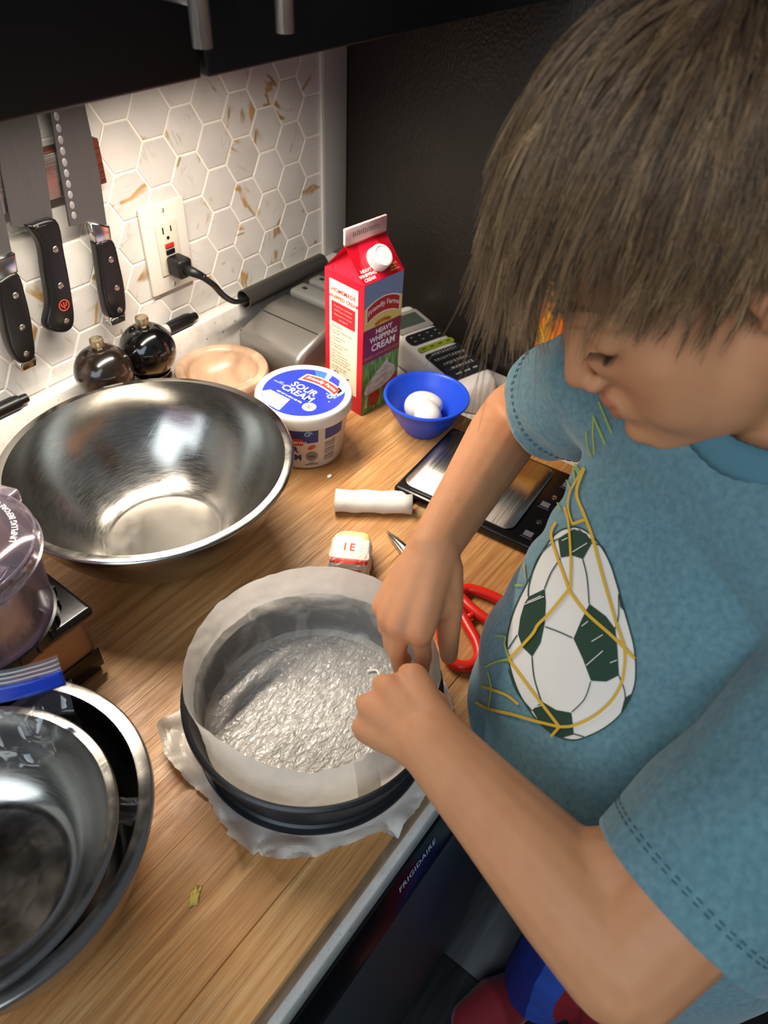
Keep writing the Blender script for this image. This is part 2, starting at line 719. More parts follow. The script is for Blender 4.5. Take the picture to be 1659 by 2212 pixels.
def text_mesh(s, size, bold=0.0, align='CENTER', spacing=1.0, shear=0):
    cu = bpy.data.curves.new('txt', 'FONT')
    cu.body = s
    cu.size = size
    cu.align_x = align
    cu.align_y = 'CENTER'
    cu.offset = bold * size
    cu.space_character = spacing
    cu.resolution_u = 2
    cu.shear = shear
    cu.space_line = .95
    o = bpy.data.objects.new('txt', cu)
    me = bpy.data.meshes.new_from_object(o)
    bpy.data.objects.remove(o)
    bpy.data.curves.remove(cu)
    me.materials.clear()
    return me


def poly_fill(pts, step=None):
    """2D outline -> triangulated verts, faces (with interior points when step is given)"""
    P = [Vector(p[:2]) for p in pts]
    if step:
        Q = []
        for i in range(len(P)):
            a, b = P[i], P[(i + 1) % len(P)]
            k = max(1, int((b - a).length / step))
            Q += [a.lerp(b, j / k) for j in range(k)]
        P = Q
    n = len(P)
    V = list(P)
    if step:
        x0, x1 = min(p.x for p in P), max(p.x for p in P)
        y0, y1 = min(p.y for p in P), max(p.y for p in P)
        yy = y0 + step / 2
        while yy < y1:
            xx = x0 + step / 2
            while xx < x1:
                V.append(Vector((xx, yy)))
                xx += step
            yy += step
    r = geometry.delaunay_2d_cdt(V, [(i, (i + 1) % n) for i in range(n)], [list(range(n))], 1, 1e-7)
    return [(v.x, v.y) for v in r[0]], [tuple(f) for f in r[2]]


def ribbon2d(pts, wd, closed=False):
    """2D polyline -> strip verts, faces; wd number or list of half widths"""
    P = [Vector(p[:2]) for p in pts]
    n = len(P)
    vs, fs = [], []
    for i in range(n):
        a = P[i - 1] if (i > 0 or closed) else P[i]
        b = P[(i + 1) % n] if (i < n - 1 or closed) else P[i]
        t = (b - a)
        t = t.normalized() if t.length > 1e-9 else Vector((1, 0))
        nn = Vector((-t.y, t.x))
        h = wd[i] if isinstance(wd, (list, tuple)) else wd
        vs += [tuple(P[i] + nn * h), tuple(P[i] - nn * h)]
    for i in range(n - 1 + (1 if closed else 0)):
        j = (i + 1) % n
        fs.append((2 * i, 2 * i + 1, 2 * j + 1, 2 * j))
    return vs, fs


def mapped(vf, fn):
    vs, fs = vf
    return mesh([fn(x, y) for x, y in vs], fs, smooth=False)


def txt_mapped(s, size, fn, **kw):
    me = text_mesh(s, size, **kw)
    for v in me.vertices:
        v.co = Vector(fn(v.co.x, v.co.y))
    return me


def ray_dir(px, py):
    d = Vector(((px - IW / 2) / FPX, -(py - IH / 2) / FPX, -1.0))
    return CAM_R @ d


def at(px, py, t):
    """point at depth t along the viewing ray of a photo pixel, used to read sizes and places off the photograph"""
    return CAM_LOC + ray_dir(px, py) * t


def on_z(px, py, z):
    d = ray_dir(px, py)
    return CAM_LOC + d * ((z - CAM_LOC.z) / d.z)


ZB = 0.949   # top of the cutting board
ZC = 0.910   # top of the counter

# ================================================================== the setting
grout = pm('grout', 'e2ddd2', .75, bump=(300, .2, .0006))
paint = pm('wall_paint', 'c9c6bf', .6)
black_wood = pm('black_cabinet', '0b0a0b', .42, bump=(90, .06, .0005), stretch=(1, 1, .08))
steel = MATS['brushed_steel']
black_plastic = pm('black_plastic', '0d0d0e', .35, bump=(400, .1, .0003))
white_plastic = pm('white_plastic', 'cbc6bd', .32)

wall = tag(part('wall_back', box(-1.7, 1.2, .0006, .12, 0, 2.42), grout), 'tiled backsplash wall behind the counter', None, None, 'structure')

# hexagon tiles, flat side up, each one a piece of the wall
HP = 0.0541                      # flat-to-flat pitch
HX = 0.0469                      # column pitch
hh = HP / 2 - .0013              # half height of one tile
hs = (HP - .0026) / sqrt(3)      # its side = circumradius


def hex_poly(cx, cz):
    return [(cx + hs * cos(k * pi / 3), cz + hs * sin(k * pi / 3)) for k in range(6)]


def clip(poly, ax, lim, keep_less):
    out = []
    for i in range(len(poly)):
        a, b = poly[i], poly[(i + 1) % len(poly)]
        ia = (a[ax] <= lim) == keep_less
        ib = (b[ax] <= lim) == keep_less
        if ia:
            out.append(a)
        if ia != ib:
            t = (lim - a[ax]) / (b[ax] - a[ax])
            out.append((a[0] + (b[0] - a[0]) * t, a[1] + (b[1] - a[1]) * t))
    return out


whole = None
for k in range(-10, 9):
    cx = -.346 + HX * k
    for r in range(-6, 5):
        cz = 1.2595 + HP * r + (HP / 2 if k % 2 else 0)
        P = hex_poly(cx, cz)
        Q = clip(clip(clip(P, 0, -.0015, True), 1, 1.0205, False), 1, 1.4185, True)
        if len(Q) < 3:
            continue
        xs, zs = [q[0] for q in Q], [q[1] for q in Q]
        if (max(xs) - min(xs)) < .004 or (max(zs) - min(zs)) < .004:
            continue
        if len(Q) == 6 and all((a[0] - b[0]) ** 2 + (a[1] - b[1]) ** 2 < 1e-12 for a, b in zip(P, Q)):
            if whole is None:
                whole = prism(hex_poly(0, 0), .0030, -.0005, 'y', .0010, 2)
                whole.materials.append(MATS['tile_glaze'])
            o = link('tile', whole, wall)
            whole.polygons.foreach_set('use_smooth', [False] * len(whole.polygons))
        else:
            me = prism([(a - cx, b - cz) for a, b in Q], .0030, -.0005, 'y', .0008, 1)
            me.polygons.foreach_set('use_smooth', [False] * len(me.polygons))
            o = part('tile', me, 'tile_glaze', wall)
        o.location = (cx, 0, cz)

trim = tag(part('trim_1', box(0.0015, .0550, -.0065, .003, 1.0195, 2.3, .0015), pm('trim_steel', 'a9a7a3', .45, .1, stretch=(300, 1, 2), rvar=(4, .08))), 'brushed metal strip between the tiles and the refrigerator', None, None, 'structure')
part('edge_bead', box(-.0012, .0015, -.0055, .003, 1.0195, 1.413, .0008), white_plastic, trim)

# floor planks
floor = tag(part('floor', box(-2.6, 1.6, -3.2, .0, -.05, -.006), pm('subfloor', '2b2c2d', .8)), 'grey plank floor', None, None, 'structure')
pl = {}
for j in range(12):
    y0 = -.48 - j * .152
    off = (j * .47) % 1.2
    for i in range(-3, 3):
        x0 = i * 1.2 + off - .9
        if x0 > 1.2 or x0 + 1.2 < -1.9:
            continue
        if 'p' not in pl:
            pl['p'] = box(.0008, 1.1992, -.1512, -.0008, -.008, 0, .0012, 1)
            pl['p'].materials.append(MATS['grey_plank'])
        o = link('plank', pl['p'], floor)
        o.location = (x0, y0, 0)

# counter: slab and upstand
counter = thing('countertop', 'speckled white quartz countertop under the butcher block', 'countertop', (-.6, -.33, .877))
part('slab', box(-1.45, .046, -.652, .0, .877, ZC, .0025, 2), 'quartz', counter, world=True)
tag(part('quartz_upstand', box(-1.45, .024, -.0195, .0, ZC + .0002, 1.0195, .0022, 2), 'quartz'), 'low speckled quartz ledge running below the tiles', 'ledge')

# dishwasher under the counter
dw = thing('dishwasher', 'dark dishwasher with black control strip under the counter front', 'dishwasher', (-.68, -.35, .0))
part('body', box(-.98, -.385, -.615, -.04, .02, .872), pm('dark_steel_panel', '3a3d40', .5, .6), dw, world=True)
part('door', box(-.978, -.387, -.660, -.618, .10, .790, .003), pm('dark_steel_door', '4d5255', .46, .55, stretch=(2, 2, 200), rvar=(3, .05)), dw, world=True)
# control strip leans out towards its lower edge
cp = part('control_panel', prism([(-.618, .7925), (-.660, .7925), (-.6615, .835), (-.6535, .870), (-.6515, .872), (-.618, .872)], -.978, -.387, 'x', .0008, 1), pm('gloss_black', '060607', .22), dw, world=True, sharp=30)
sl_d = Vector((0, .0080, .035)).normalized()
sl_n = Vector((0, -.035, .0080)).normalized()
me = txt_mapped('FRIGIDAIRE', .0105, lambda u, v: tuple(Vector((-.636 + u, -.6575, .8525)) + sl_d * v + sl_n * .0006), bold=.012, spacing=1.08)
part('lettering', me, pm('print_silver', 'c9ced6', .4), cp, 'silver lettering', True)
part('kick_plate', box(-.978, -.387, -.60, -.58, .01, .095), black_plastic, dw, world=True)

bc = thing('base_cabinet', 'black base cabinet between dishwasher and refrigerator', 'cabinet', (-.165, -.35, 0))
part('body', box(-.38, .044, -.628, -.02, .09, .872, .001), black_wood, bc, world=True)
dr = part('door', box(-.376, .04, -.648, -.6285, .11, .862, .002), black_wood, bc, world=True)
part('handle', tube([(-.34, -.678, .62), (-.34, -.678, .80)], .006, 12), steel, dr, world=True)
part('plinth', box(-.38, .044, -.58, -.02, .0, .09), black_wood, bc, world=True)

# refrigerator on the right: pebbled black side
fr = thing('refrigerator', 'tall refrigerator with pebbled black side beyond the carton', 'refrigerator', (.42, -.4, 0))
part('body', box(.0560, .80, -.66, -.002, .03, 1.78, .006, 3), 'pebbled_black', fr, world=True)
part('door', box(.0560, .80, -.735, -.667, .08, 1.775, .008, 3), pm('fridge_door', '8c8f92', .38, .9), fr, world=True)
part('foot_grille', box(.07, .79, -.68, -.60, .0, .0295), black_plastic, fr, world=True)

# upper cabinet with two doors and bar handles
uc = thing('upper_cabinet', 'black upper cabinet with two doors and steel bar handles', 'cabinet', (-.49, -.16, 1.41))
part('body', box(-1.062, .050, -.318, -.001, 1.414, 2.20, .001), black_wood, uc, world=True)


handle_st = pm('handle_steel', '85898b', .34, .55)


def cab_door(x0, x1, y, hx, z0):
    d = part('door', box(x0, x1, y, -.3185, z0, 2.19, .0022, 2), black_wood, uc, world=True)
    h = part('handle', tube([(hx, y - .034, 1.437), (hx, y - .034, 1.66)], .0062, 20), handle_st, d, 'brushed steel bar handle', True)
    for z in (1.462, 1.635):
        part('handle_post', tube([(hx, y + .001, z), (hx, y - .033, z)], .0050, 16), handle_st, h, world=True)


cab_door(-1.06, -.5085, -.3385, -.535, 1.4105)
cab_door(-.5045, .048, -.3405, -.464, 1.4105)

# under-cabinet light bar
ub = thing('under_cabinet_light', 'slim white light bar fixed below the upper cabinet', 'light', (-.45, -.205, 1.398))
part('housing', box(-.76, -.14, -.217, -.193, 1.3965, 1.4135, .002), white_plastic, ub, world=True)

# ------------------------------------------------------------------ butcher block
bd = thing('cutting_board', 'scratched maple butcher block board covering the countertop', 'cutting board', (-.6, -.33, ZC))
ys, y = [], -.645
rnd = random.Random(3)
while y < -.04:
    wv = rnd.choice((.038, .042, .046, .05))
    if y + wv > -.045:
        wv = -.028 - y
    ys.append((y, y + wv))
    y += wv
for a, b in ys:
    sm = part('stave', box(-1.26, -.139, a, b - .00004, ZC + .0005, ZB, .00028 if a > -.64 else .0015, 1), 'maple_wood', bd, world=True)
    sm.data.polygons.foreach_set('use_smooth', [False] * len(sm.data.polygons))

# ================================================================== on the wall
blade = MATS['blade_steel']
pol_steel = pm('polished_steel', 'c9c6c0', .18, 1)
handle_blk = pm('knife_handle', '0e0d0d', .33, bump=(200, .05, .0004))
rivet_m = pm('rivet', 'b9b4ac', .3, 1)

strip = thing('magnetic_knife_strip', 'magnetic knife strip with steel face and red-brown wooden end', 'knife strip', (-.66, -.012, 1.235))
part('wooden_back', box(-.93, -.384, -.017, -.0006, 1.234, 1.281, .0012), pm('red_wood', '5b2a1e', .45, var=('3c1a12', 40, .35, .7), stretch=(1, 6, 12)), strip, 'red-brown wooden block', True)
part('steel_face', box(-.932, -.402, -.0205, -.0172, 1.2355, 1.2795, .0008), steel, strip, world=True)

YB = -.0212     # back of the blades, touching the strip


def knife(label, blade_poly, handle_poly, rivets, bolster=None, cap=None, logo=None, dimples=None, bx=0):
    k = thing('kitchen_knife', label, 'knife', (sum(p[0] for p in handle_poly) / len(handle_poly), YB - .008, min(p[1] for p in handle_poly)), 0, 'knives on the magnetic strip')
    part('blade', prism(blade_poly, YB, YB - .0024, 'y', .0006, 1), blade, k, world=True, sharp=40)
    hp = [tuple(q) for q in smooth_path([(u, v, 0) for u, v in handle_poly + handle_poly[:1]], 5)][:-1]
    hd = part('handle', pillow([(q[0], q[1]) for q in hp], YB + .0064, YB - .0094, .0042, 4), handle_blk, k, 'black riveted handle', True)
    for x, z in rivets:
        me = lathe([(0, 0), (.0036, 0), (.0036, .0007), (.003, .0012), (0, .0013)], 20)
        me.transform(Matrix.Translation((x, YB - .0090, z)) @ Matrix.Rotation(pi / 2, 4, 'X'))
        part('rivet', me, rivet_m, hd, world=True)
    if bolster:
        part('bolster', prism(bolster, YB + .0045, YB - .0075, 'y', .0025, 3), pol_steel, k, 'polished steel bolster', True)
    if cap:
        part('end_cap', prism(cap, YB + .0062, YB - .0092, 'y', .0018, 2), pol_steel, k, 'steel end cap', True)
    if dimples:
        for x, z in dimples:
            me = lathe([(0, .00030), (.0026, .00030), (.0030, 0), (0, 0)], 18)
            me.transform(Matrix.Translation((x, YB - .00245, z)) @ Matrix.Rotation(pi / 2, 4, 'X') @ Matrix.Diagonal((1, 1.35, 1, 1)))
            part('dimple', me, pm('dimple_steel', '8f8d8e', .45, .4), k, world=True)
    if logo:
        lx, lz = logo
        red = pm('logo_red', 'c8402c', .4)
        yy = YB - .0096
        vs, fs = ribbon2d([(lx + .0062 * cos(a * pi / 16), lz + .0062 * sin(a * pi / 16)) for a in range(32)], .00055, True)
        me = mapped((vs, fs), lambda u, v: (u, yy, v))
        ms = [me]
        for pl in ([(-.0031, .0030), (-.0031, -.0002), (-.0020, -.0014), (.0020, -.0014), (.0031, -.0002), (.0031, .0030)],
                   [(0, .0036), (0, -.0044)]):
            ms.append(mapped(ribbon2d([(lx + a, lz + b) for a, b in pl], .00055), lambda u, v: (u, yy, v)))
        part('trident_logo', join(*ms), red, hd, 'red trident in a circle', True)
    return k


# far-left knife with full bolster
knife('riveted black knife with steel end cap, leftmost on the strip',
      [(-.560, 1.196), (-.518, 1.199), (-.513, 1.245), (-.512, 1.36), (-.524, 1.40), (-.548, 1.35), (-.560, 1.28)],
      [(-.546, 1.178), (-.522, 1.180), (-.5205, 1.150), (-.524, 1.115), (-.532, 1.082), (-.550, 1.082), (-.556, 1.105), (-.5525, 1.14)],
      [(-.532, 1.158), (-.536, 1.122), (-.541, 1.091)],
      bolster=[(-.550, 1.200), (-.517, 1.199), (-.520, 1.179), (-.548, 1.177)],
      cap=[(-.5515, 1.083), (-.531, 1.083), (-.533, 1.072), (-.5505, 1.072)])
# chef's knife with red trident
knife('wide chef knife with red trident logo on its black handle',
      [(-.510, 1.224), (-.498, 1.2185), (-.463, 1.2175), (-.4525, 1.30), (-.447, 1.39), (-.470, 1.43), (-.490, 1.36), (-.500, 1.30)],
      [(-.497, 1.222), (-.463, 1.2185), (-.4635, 1.180), (-.4675, 1.135), (-.4735, 1.103), (-.486, 1.0945), (-.503, 1.102), (-.5075, 1.112), (-.497, 1.134), (-.492, 1.168), (-.488, 1.200)],
      [(-.4735, 1.190), (-.479, 1.150), (-.4835, 1.108)], logo=(-.4815, 1.1275))
# hollow-edge santoku
knife('santoku knife with dimpled blade beside the outlet',
      [(-.4465, 1.205), (-.424, 1.203), (-.400, 1.193), (-.3955, 1.25), (-.3955, 1.36), (-.405, 1.41), (-.425, 1.39), (-.435, 1.33)],
      [(-.4225, 1.181), (-.4005, 1.177), (-.3975, 1.145), (-.3985, 1.112), (-.4055, 1.086), (-.4270, 1.088), (-.4285, 1.118), (-.4255, 1.15)],
      [(-.409, 1.157), (-.4095, 1.122), (-.4125, 1.094)],
      bolster=[(-.4235, 1.2035), (-.3995, 1.1935), (-.4005, 1.176), (-.4225, 1.179)],
      cap=[(-.4275, 1.089), (-.4052, 1.087), (-.4065, 1.077), (-.4272, 1.078)],
      dimples=[(-.4305 - .00085 * i, 1.312 - .0108 * i) for i in range(10)])

# ------------------------------------------------------------------ outlet and cord
OX, OZ = -.3072, 1.132
ol = thing('wall_outlet', 'white wall outlet with red and black test buttons', 'outlet', (OX, 0, 1.075))
part('cover_plate', box(OX - .035, OX + .035, -.0062, -.0007, OZ - .057, OZ + .057, .0022, 3), white_plastic, ol, world=True)
rc = part('receptacle', box(OX - .0167, OX + .0167, -.0085, -.0058, OZ - .0335, OZ + .0335, .0007, 2), pm('cream_plastic', 'c2bbab', .35), ol, world=True)
dark = pm('slot_dark', '0a0908', .6)
for sgn in (1, -1):
    zc = OZ + sgn * .0205
    for dx, h in ((-.0063, .0042), (.0063, .0035)):
        part('slot', box(OX + dx - .0009, OX + dx + .0009, -.0088, -.0082, zc + .0035 - h, zc + .0035 + h), dark, rc, world=True)
    me = lathe([(0, 0), (.0023, 0), (.0023, .0004), (0, .0004)], 16)
    me.transform(Matrix.Translation((OX, -.0084, zc - .0068)) @ Matrix.Rotation(pi / 2, 4, 'X'))
    part('ground_hole', me, dark, rc, world=True)
part('reset_button', box(OX - .0068, OX + .0068, -.0102, -.0082, OZ + .0012, OZ + .0068, .0005), pm('button_red', 'b3261e', .35), rc, 'red button', True)
part('test_button', box(OX - .0068, OX + .0068, -.0102, -.0082, OZ - .0068, OZ - .0012, .0005), black_plastic, rc, 'black button', True)
for sg in (1, -1):
    me = lathe([(0, 0), (.0031, 0), (.0028, .0011), (0, .0014)], 18)
    me.transform(Matrix.Translation((OX, -.0060, OZ + sg * .0485)) @ Matrix.Rotation(pi / 2, 4, 'X'))
    sc_ = part('screw', me, white_plastic, ol, world=True)
    part('screw_slot', box(OX - .0004, OX + .0004, -.0078, -.0072, OZ + sg * .0485 - .0024, OZ + sg * .0485 + .0024), dark, sc_, world=True)

pc = thing('power_cord', 'black plug and cable running from the outlet to the sharpener', 'cord', (OX, -.01, 1.10))
rubber = pm('black_rubber', '0c0c0d', .45, bump=(300, .1, .0003))
plug_me = join(box(-.011, .011, -.026, 0, -.0125, .0125, .004, 3),
               tube([(0, -.024, 0), (.004, -.034, -.003), (.010, -.044, -.008)], [.0075, .0062, .0048], 14))
plug_me.transform(Matrix.Translation((OX + .001, -.0090, OZ - .0205)))
plug = part('plug', plug_me, rubber, pc, world=True)
for i in range(4):
    q = Vector((OX + .003, -.035, OZ - .0215)).lerp(Vector((OX + .0115, -.053, OZ - .029)), i / 3)
    part('strain_rib', tube([q, q + Vector((.0012, -.0022, -.001))], .0066 - .0006 * i, 12), rubber, plug, world=True)
cpath = smooth_path([(OX + .010, -.052, OZ - .028), (-.285, -.059, 1.090), (-.266, -.055, 1.066), (-.240, -.047, 1.045), (-.212, -.040, 1.036), (-.190, -.036, 1.034)], 8)
part('cable', tube(cpath, .0031, 10, flat=1.35), rubber, pc, world=True)

# ------------------------------------------------------------------ markers lying on the upstand


def marker(label, tip, tail, barrel_mat, cap_mat, band=None, txt=None):
    a, b = Vector(tip), Vector(tail)
    d = (b - a).normalized()
    L = (b - a).length
    M = Matrix.Translation(a) @ d.to_track_quat('Z', 'X').to_matrix().to_4x4()
    m = thing('dry_erase_marker', label, 'marker', tuple((a + b) / 2 - Vector((0, 0, .0085))), 0, 'markers on the quartz ledge')
    me = lathe([(0, 0), (.0052, .0005), (.0058, .004), (.0058, .010), (.0075, .0105), (.0082, .014), (.0083, .052), (0, .052)], 24)
    me.transform(M)
    cp_ = part('cap', me, cap_mat, m, 'black cap', True)
    for i in range(6):
        ang = i * pi / 3
        rb = box(-.0004, .0004, .0080, .0087, .016, .045)
        rb.transform(M @ Matrix.Rotation(ang, 4, 'Z'))
        part('grip_rib', rb, cap_mat, cp_, world=True)
    me = lathe([(0, .0521), (.0079, .0521), (.0079, L - .006), (.0070, L), (0, L)], 24)
    me.transform(M)
    part('barrel', me, barrel_mat, m, None, True)
    if band:
        me = lathe([(.00795, .062), (.00815, .0622), (.00815, .098), (.00795, .0982)], 24)
        me.transform(M)
        bn = part('printed_band', me, band, m, 'black printed band', True)
        if txt:
            def wrap(u, v):
                ang = v / .0082 + txt[1]
                return M @ Vector((.0083 * cos(ang), .0083 * sin(ang), .080 + u))
            part('lettering', txt_mapped(txt[0], .0105, wrap, bold=.02), pm('print_white', 'ece8e0', .4), bn, 'white lettering', True)
    return m


marker('black dry-erase marker with white barrel on the ledge at left', (-.548, -.0125, 1.0285), (-.665, -.0105, 1.0285), white_plastic, black_plastic, pm('band_black', '111112', .3), ('EXPO', 2.2))
marker('black-capped grey marker on the ledge behind the pepper mills', (-.283, -.0118, 1.0285), (-.400, -.0112, 1.0285), pm('grey_barrel', 'a7a59f', .4), black_plastic)

# ------------------------------------------------------------------ mills, mortar


def mill(x, y, wood, label):
    m = thing('pepper_mill', label, 'mill', (x, y, ZB), 0, 'round mills by the upstand')
    base = [(0, 0), (.027, 0), (.0285, .003), (.0285, .010), (.0265, .014), (.0245, .018), (.0215, .026), (.0205, .034), (.0225, .044), (.0235, .050), (.0255, .056), (.0262, .0605), (.0235, .0655), (.0215, .068), (.0235, .071), (.0235, .0725), (0, .0725)]
    part('base', lathe(base, 48), wood, m)
    head = [(0, .0727), (.018, .0727), (.0225, .0745)] + arc(0.0, .1010, .0345, -50, 68, 14) + [(.0105, .1335), (0, .1338)]
    hd = part('head', lathe(head, 48), wood, m, 'turned ball head')
    fin = lathe([(0, .1336), (.0062, .1336), (.0066, .1350), (.0076, .1362), (.0080, .1376), (.0080, .1445), (.0074, .1462), (.0050, .1472), (0, .1475)], 36)
    part('finial_nut', fin, pm('finial_brass', 'bcae90', .35, 1, rvar=(300, .1)), hd, 'knurled metal nut')
    return m


mill(-.474, -.066, pm('mill_dark_wood', '16100c', .18, var=('2e2017', 30, .45, .65), coat=.5, stretch=(1, 1, .3)), 'dark brown round pepper mill under the knives')
mill(-.407, -.064, pm('mill_black', '060606', .12, coat=.6), 'glossy black round mill, the one nearer the outlet')

mo = thing('stone_mortar', 'pinkish stone mortar bowl behind the sour cream tub', 'mortar', (-.318, -.0935, ZB))
part('bowl', lathe([(0, 0), (.046, 0), (.052, .004), (.059, .018), (.0632, .034), (.0635, .041), (.0615, .0448), (.0585, .0455), (.0525, .0452), (.0500, .0435), (.0485, .040), (.0455, .029), (.037, .0195), (.020, .0145), (0, .0135)], 64), 'pink_stone', mo)
gar = tag(part('garlic_clove', xf(lathe([(0, 0), (.004, .0015), (.0065, .006), (.0062, .011), (.0035, .016), (.001, .0195), (0, .020)], 20), Matrix.Translation((-.301, -.122, ZB + .0235)) @ Matrix.Rotation(1.2, 4, 'X') @ Matrix.Rotation(.5, 4, 'Y') @ Matrix.Diagonal((1, .75, 1.2, 1))), pm('garlic', 'f0e8dc', .5)), 'small white garlic clove in the stone mortar', 'garlic')

# ------------------------------------------------------------------ knife sharpener with grey slots, rolled tube
ks = thing('knife_sharpener', 'silver electric knife sharpener with grey slotted top', 'sharpener', (-.185, -.105, ZB), 0)
silver = pm('silver_paint', '8f8b85', .34, .75, bump=(500, .05, .0003))
bmx = bmesh.new()
# body section in the (x, z) plane extruded along y: low sloping nose towards -x, taller rear
sec = [(-.250, 0), (-.248, .052), (-.236, .060), (-.185, .076), (-.150, .078), (-.150, 0)]
me = prism([(x, ZB + z) for x, z in sec], -.172, -.052, 'y', .009, 4)
part('body', me, silver, ks, world=True)
me = prism([(x, ZB + z) for x, z in [(-.149, .0), (-.149, .070), (-.060, .070), (-.052, .0)]], -.170, -.052, 'y', .004, 2)
part('motor_housing', me, pm('dark_grey_plastic', '2a2b2c', .45), ks, world=True)
gp = pm('grey_plastic', '62625f', .42, bump=(300, .08, .0003))
for i, (x0, x1) in enumerate(((-.146, -.112), (-.104, -.076))):
    for y0, y1 in ((-.166, -.060),):
        b_ = part('slot_cover', box(x0, x1, y0, y1, ZB + .0705, ZB + .086, .006, 3), gp, ks, world=True)
        for yy in (-.148, -.078):
            part('slot', box((x0 + x1) / 2 - .003, (x0 + x1) / 2 + .003, yy - .004, yy + .004, ZB + .0857, ZB + .0864), dark, b_, world=True)
seam = part('seam', box(-.2005, -.1995, -.164, -.060, ZB + .0708, ZB + .0722), dark, ks, world=True)

tb = thing('grey_tube', 'open dark grey tube lying along the upstand', 'tube', (-.12, -.036, 1.0195))
vs, fs = [], []
for i, x in enumerate((-.212, -.042)):
    for rr in (.0135, .0118):
        for k in range(40):
            a = 2 * pi * k / 40
            vs.append((x, -.0345 - (.002 if i else 0) + rr * cos(a), 1.0335 + rr * sin(a)))
for k in range(40):
    j = (k + 1) % 40
    fs += [(k, j, 80 + j, 80 + k), (40 + k, 120 + k, 120 + j, 40 + j), (k, 40 + k, 40 + j, j), (80 + k, 80 + j, 120 + j, 120 + k)]
part('tube_wall', mesh(vs, fs), pm('grey_tube_metal', '4a4845', .32, .6), tb, world=True, sharp=50)

# ================================================================== groceries and tools on the board
MATS_T = {}


def flat(name, col, rough=.42):
    return pm('print_' + name, col, rough)


# ------------------------------------------------------------------ cream carton
CX, CY, CR = -.233, -.2694, -.118
ct = thing('cream_carton', 'red gable-top heavy whipping cream carton with white cap', 'carton', (CX, CY, ZB), CR)
CW, CH, GH, FH = .070, .190, .036, .021
red_card = pm('carton_red', 'c4122b', .36, coat=.15)
g = .001
ym = CW / 2
V = [(0, 0, 0), (CW, 0, 0), (CW, CW, 0), (0, CW, 0), (0, 0, CH), (CW, 0, CH), (CW, CW, CH), (0, CW, CH),
     (0, ym - g, CH + GH), (CW, ym - g, CH + GH), (CW, ym + g, CH + GH), (0, ym + g, CH + GH),
     (0, ym - g, CH + GH + FH), (CW, ym - g, CH + GH + FH), (CW, ym + g, CH + GH + FH), (0, ym + g, CH + GH + FH),
     (.021, ym - g, CH + GH), (.021, ym + g, CH + GH), (CW - .021, ym - g, CH + GH), (CW - .021, ym + g, CH + GH)]
F = [(3, 2, 1, 0), (0, 1, 5, 4), (1, 2, 6, 5), (2, 3, 7, 6), (3, 0, 4, 7),
     (4, 5, 9, 18, 16, 8), (6, 7, 11, 17, 19, 10),
     (4, 8, 16), (7, 17, 11), (4, 16, 17, 7), (5, 18, 9), (6, 10, 19), (5, 6, 19, 18),
     (8, 9, 13, 12), (10, 11, 15, 14), (12, 13, 14, 15), (8, 12, 15, 11), (9, 10, 14, 13)]
F = [f for f in F if f not in ((4, 8, 16), (7, 17, 11), (5, 18, 9), (6, 10, 19))]
F += [(4, 8, 16), (7, 17, 11), (5, 18, 9), (6, 10, 19)]
part('carton_body', mesh(V, F, smooth=False), red_card, ct)
part('sealed_fin', box(-.0004, CW + .0004, ym - .0018, ym + .0018, CH + GH + .002, CH + GH + FH + .0006, .0005), pm('fin_card', 'dcc3bd', .5, var=('cf9d9a', 60, .4, .6)), ct, 'pale pink sealed fin with stamped date')
part('date_stamp', join(*[mapped(([(.012 + i * .0033, CH + GH + .0095), (.0136 + i * .0033, CH + GH + .0095), (.0136 + i * .0033, CH + GH + .0095 + (.0058, .0050, .0062)[i % 3]), (.012 + i * .0033, CH + GH + .0095 + (.0058, .0050, .0062)[i % 3])], [(0, 1, 2, 3)]), lambda u, v: (u, ym - .0021, v)) for i in range(14)]), flat('stamp', '8d7a78'), ct)['kind'] = 'stuff'
nrm = Vector((0, -GH, ym)).normalized()          # front slope normal
nrm = Vector((0, -GH, ym - 0)).normalized()
cc = Vector((CW / 2 + .002, ym * .46, CH + GH * .46))
M = Matrix.Translation(cc) @ Vector((0, -GH, ym)).normalized().to_track_quat('Z', 'Y').to_matrix().to_4x4()
capw = pm('cap_white', 'd9d3c9', .3)
cp_ = part('cap', xf(lathe([(0, .0), (.0152, .0), (.0152, .002), (.0143, .003), (.0143, .0125), (.0134, .0140), (.0110, .0145), (.0106, .0139), (0, .0139)], 48), M), capw, ct, 'white screw cap')
for i in range(36):
    a = 2 * pi * i / 36
    rb = box(.0140, .0147, -.00035, .00035, .0035, .0120)
    rb.transform(M @ Matrix.Rotation(a, 4, 'Z'))
    part('grip_rib', rb, capw, cp_)

# printed front (towards -y): u right, v up


def fr_(d):
    return lambda u, v: (u, -d, v)


def quad(u0, u1, v0, v1):
    return [(u0, v0), (u1, v0), (u1, v1), (u0, v1)], [(0, 1, 2, 3)]


W = CW
part('sky_panel', mapped(quad(.0004, W - .0004, .150, CH - .0004), fr_(.00015)), flat('sky', '6f8fb4'), ct, 'blue sky print')
part('hill_panel', mapped(poly_fill([(.0004, .127), (W - .0004, .127), (W - .0004, .158), (.055, .163), (.035, .160), (.015, .164), (.0004, .158)]), fr_(.00025)), flat('yellow', 'd9c773'), ct, 'pale yellow print')
part('magenta_band', mapped(quad(.0004, W - .0004, .080, .1285), fr_(.00035)), flat('magenta', '7d1740'), ct, 'dark magenta band')
gm = pm('print_grass', '3f7a3c', .45, var=('7fae52', 120, .45, .62), stretch=(3, 3, .35))
part('grass_panel', mapped(quad(.0004, W - .0004, .0008, .0805), fr_(.0003)), gm, ct, 'green grass print')


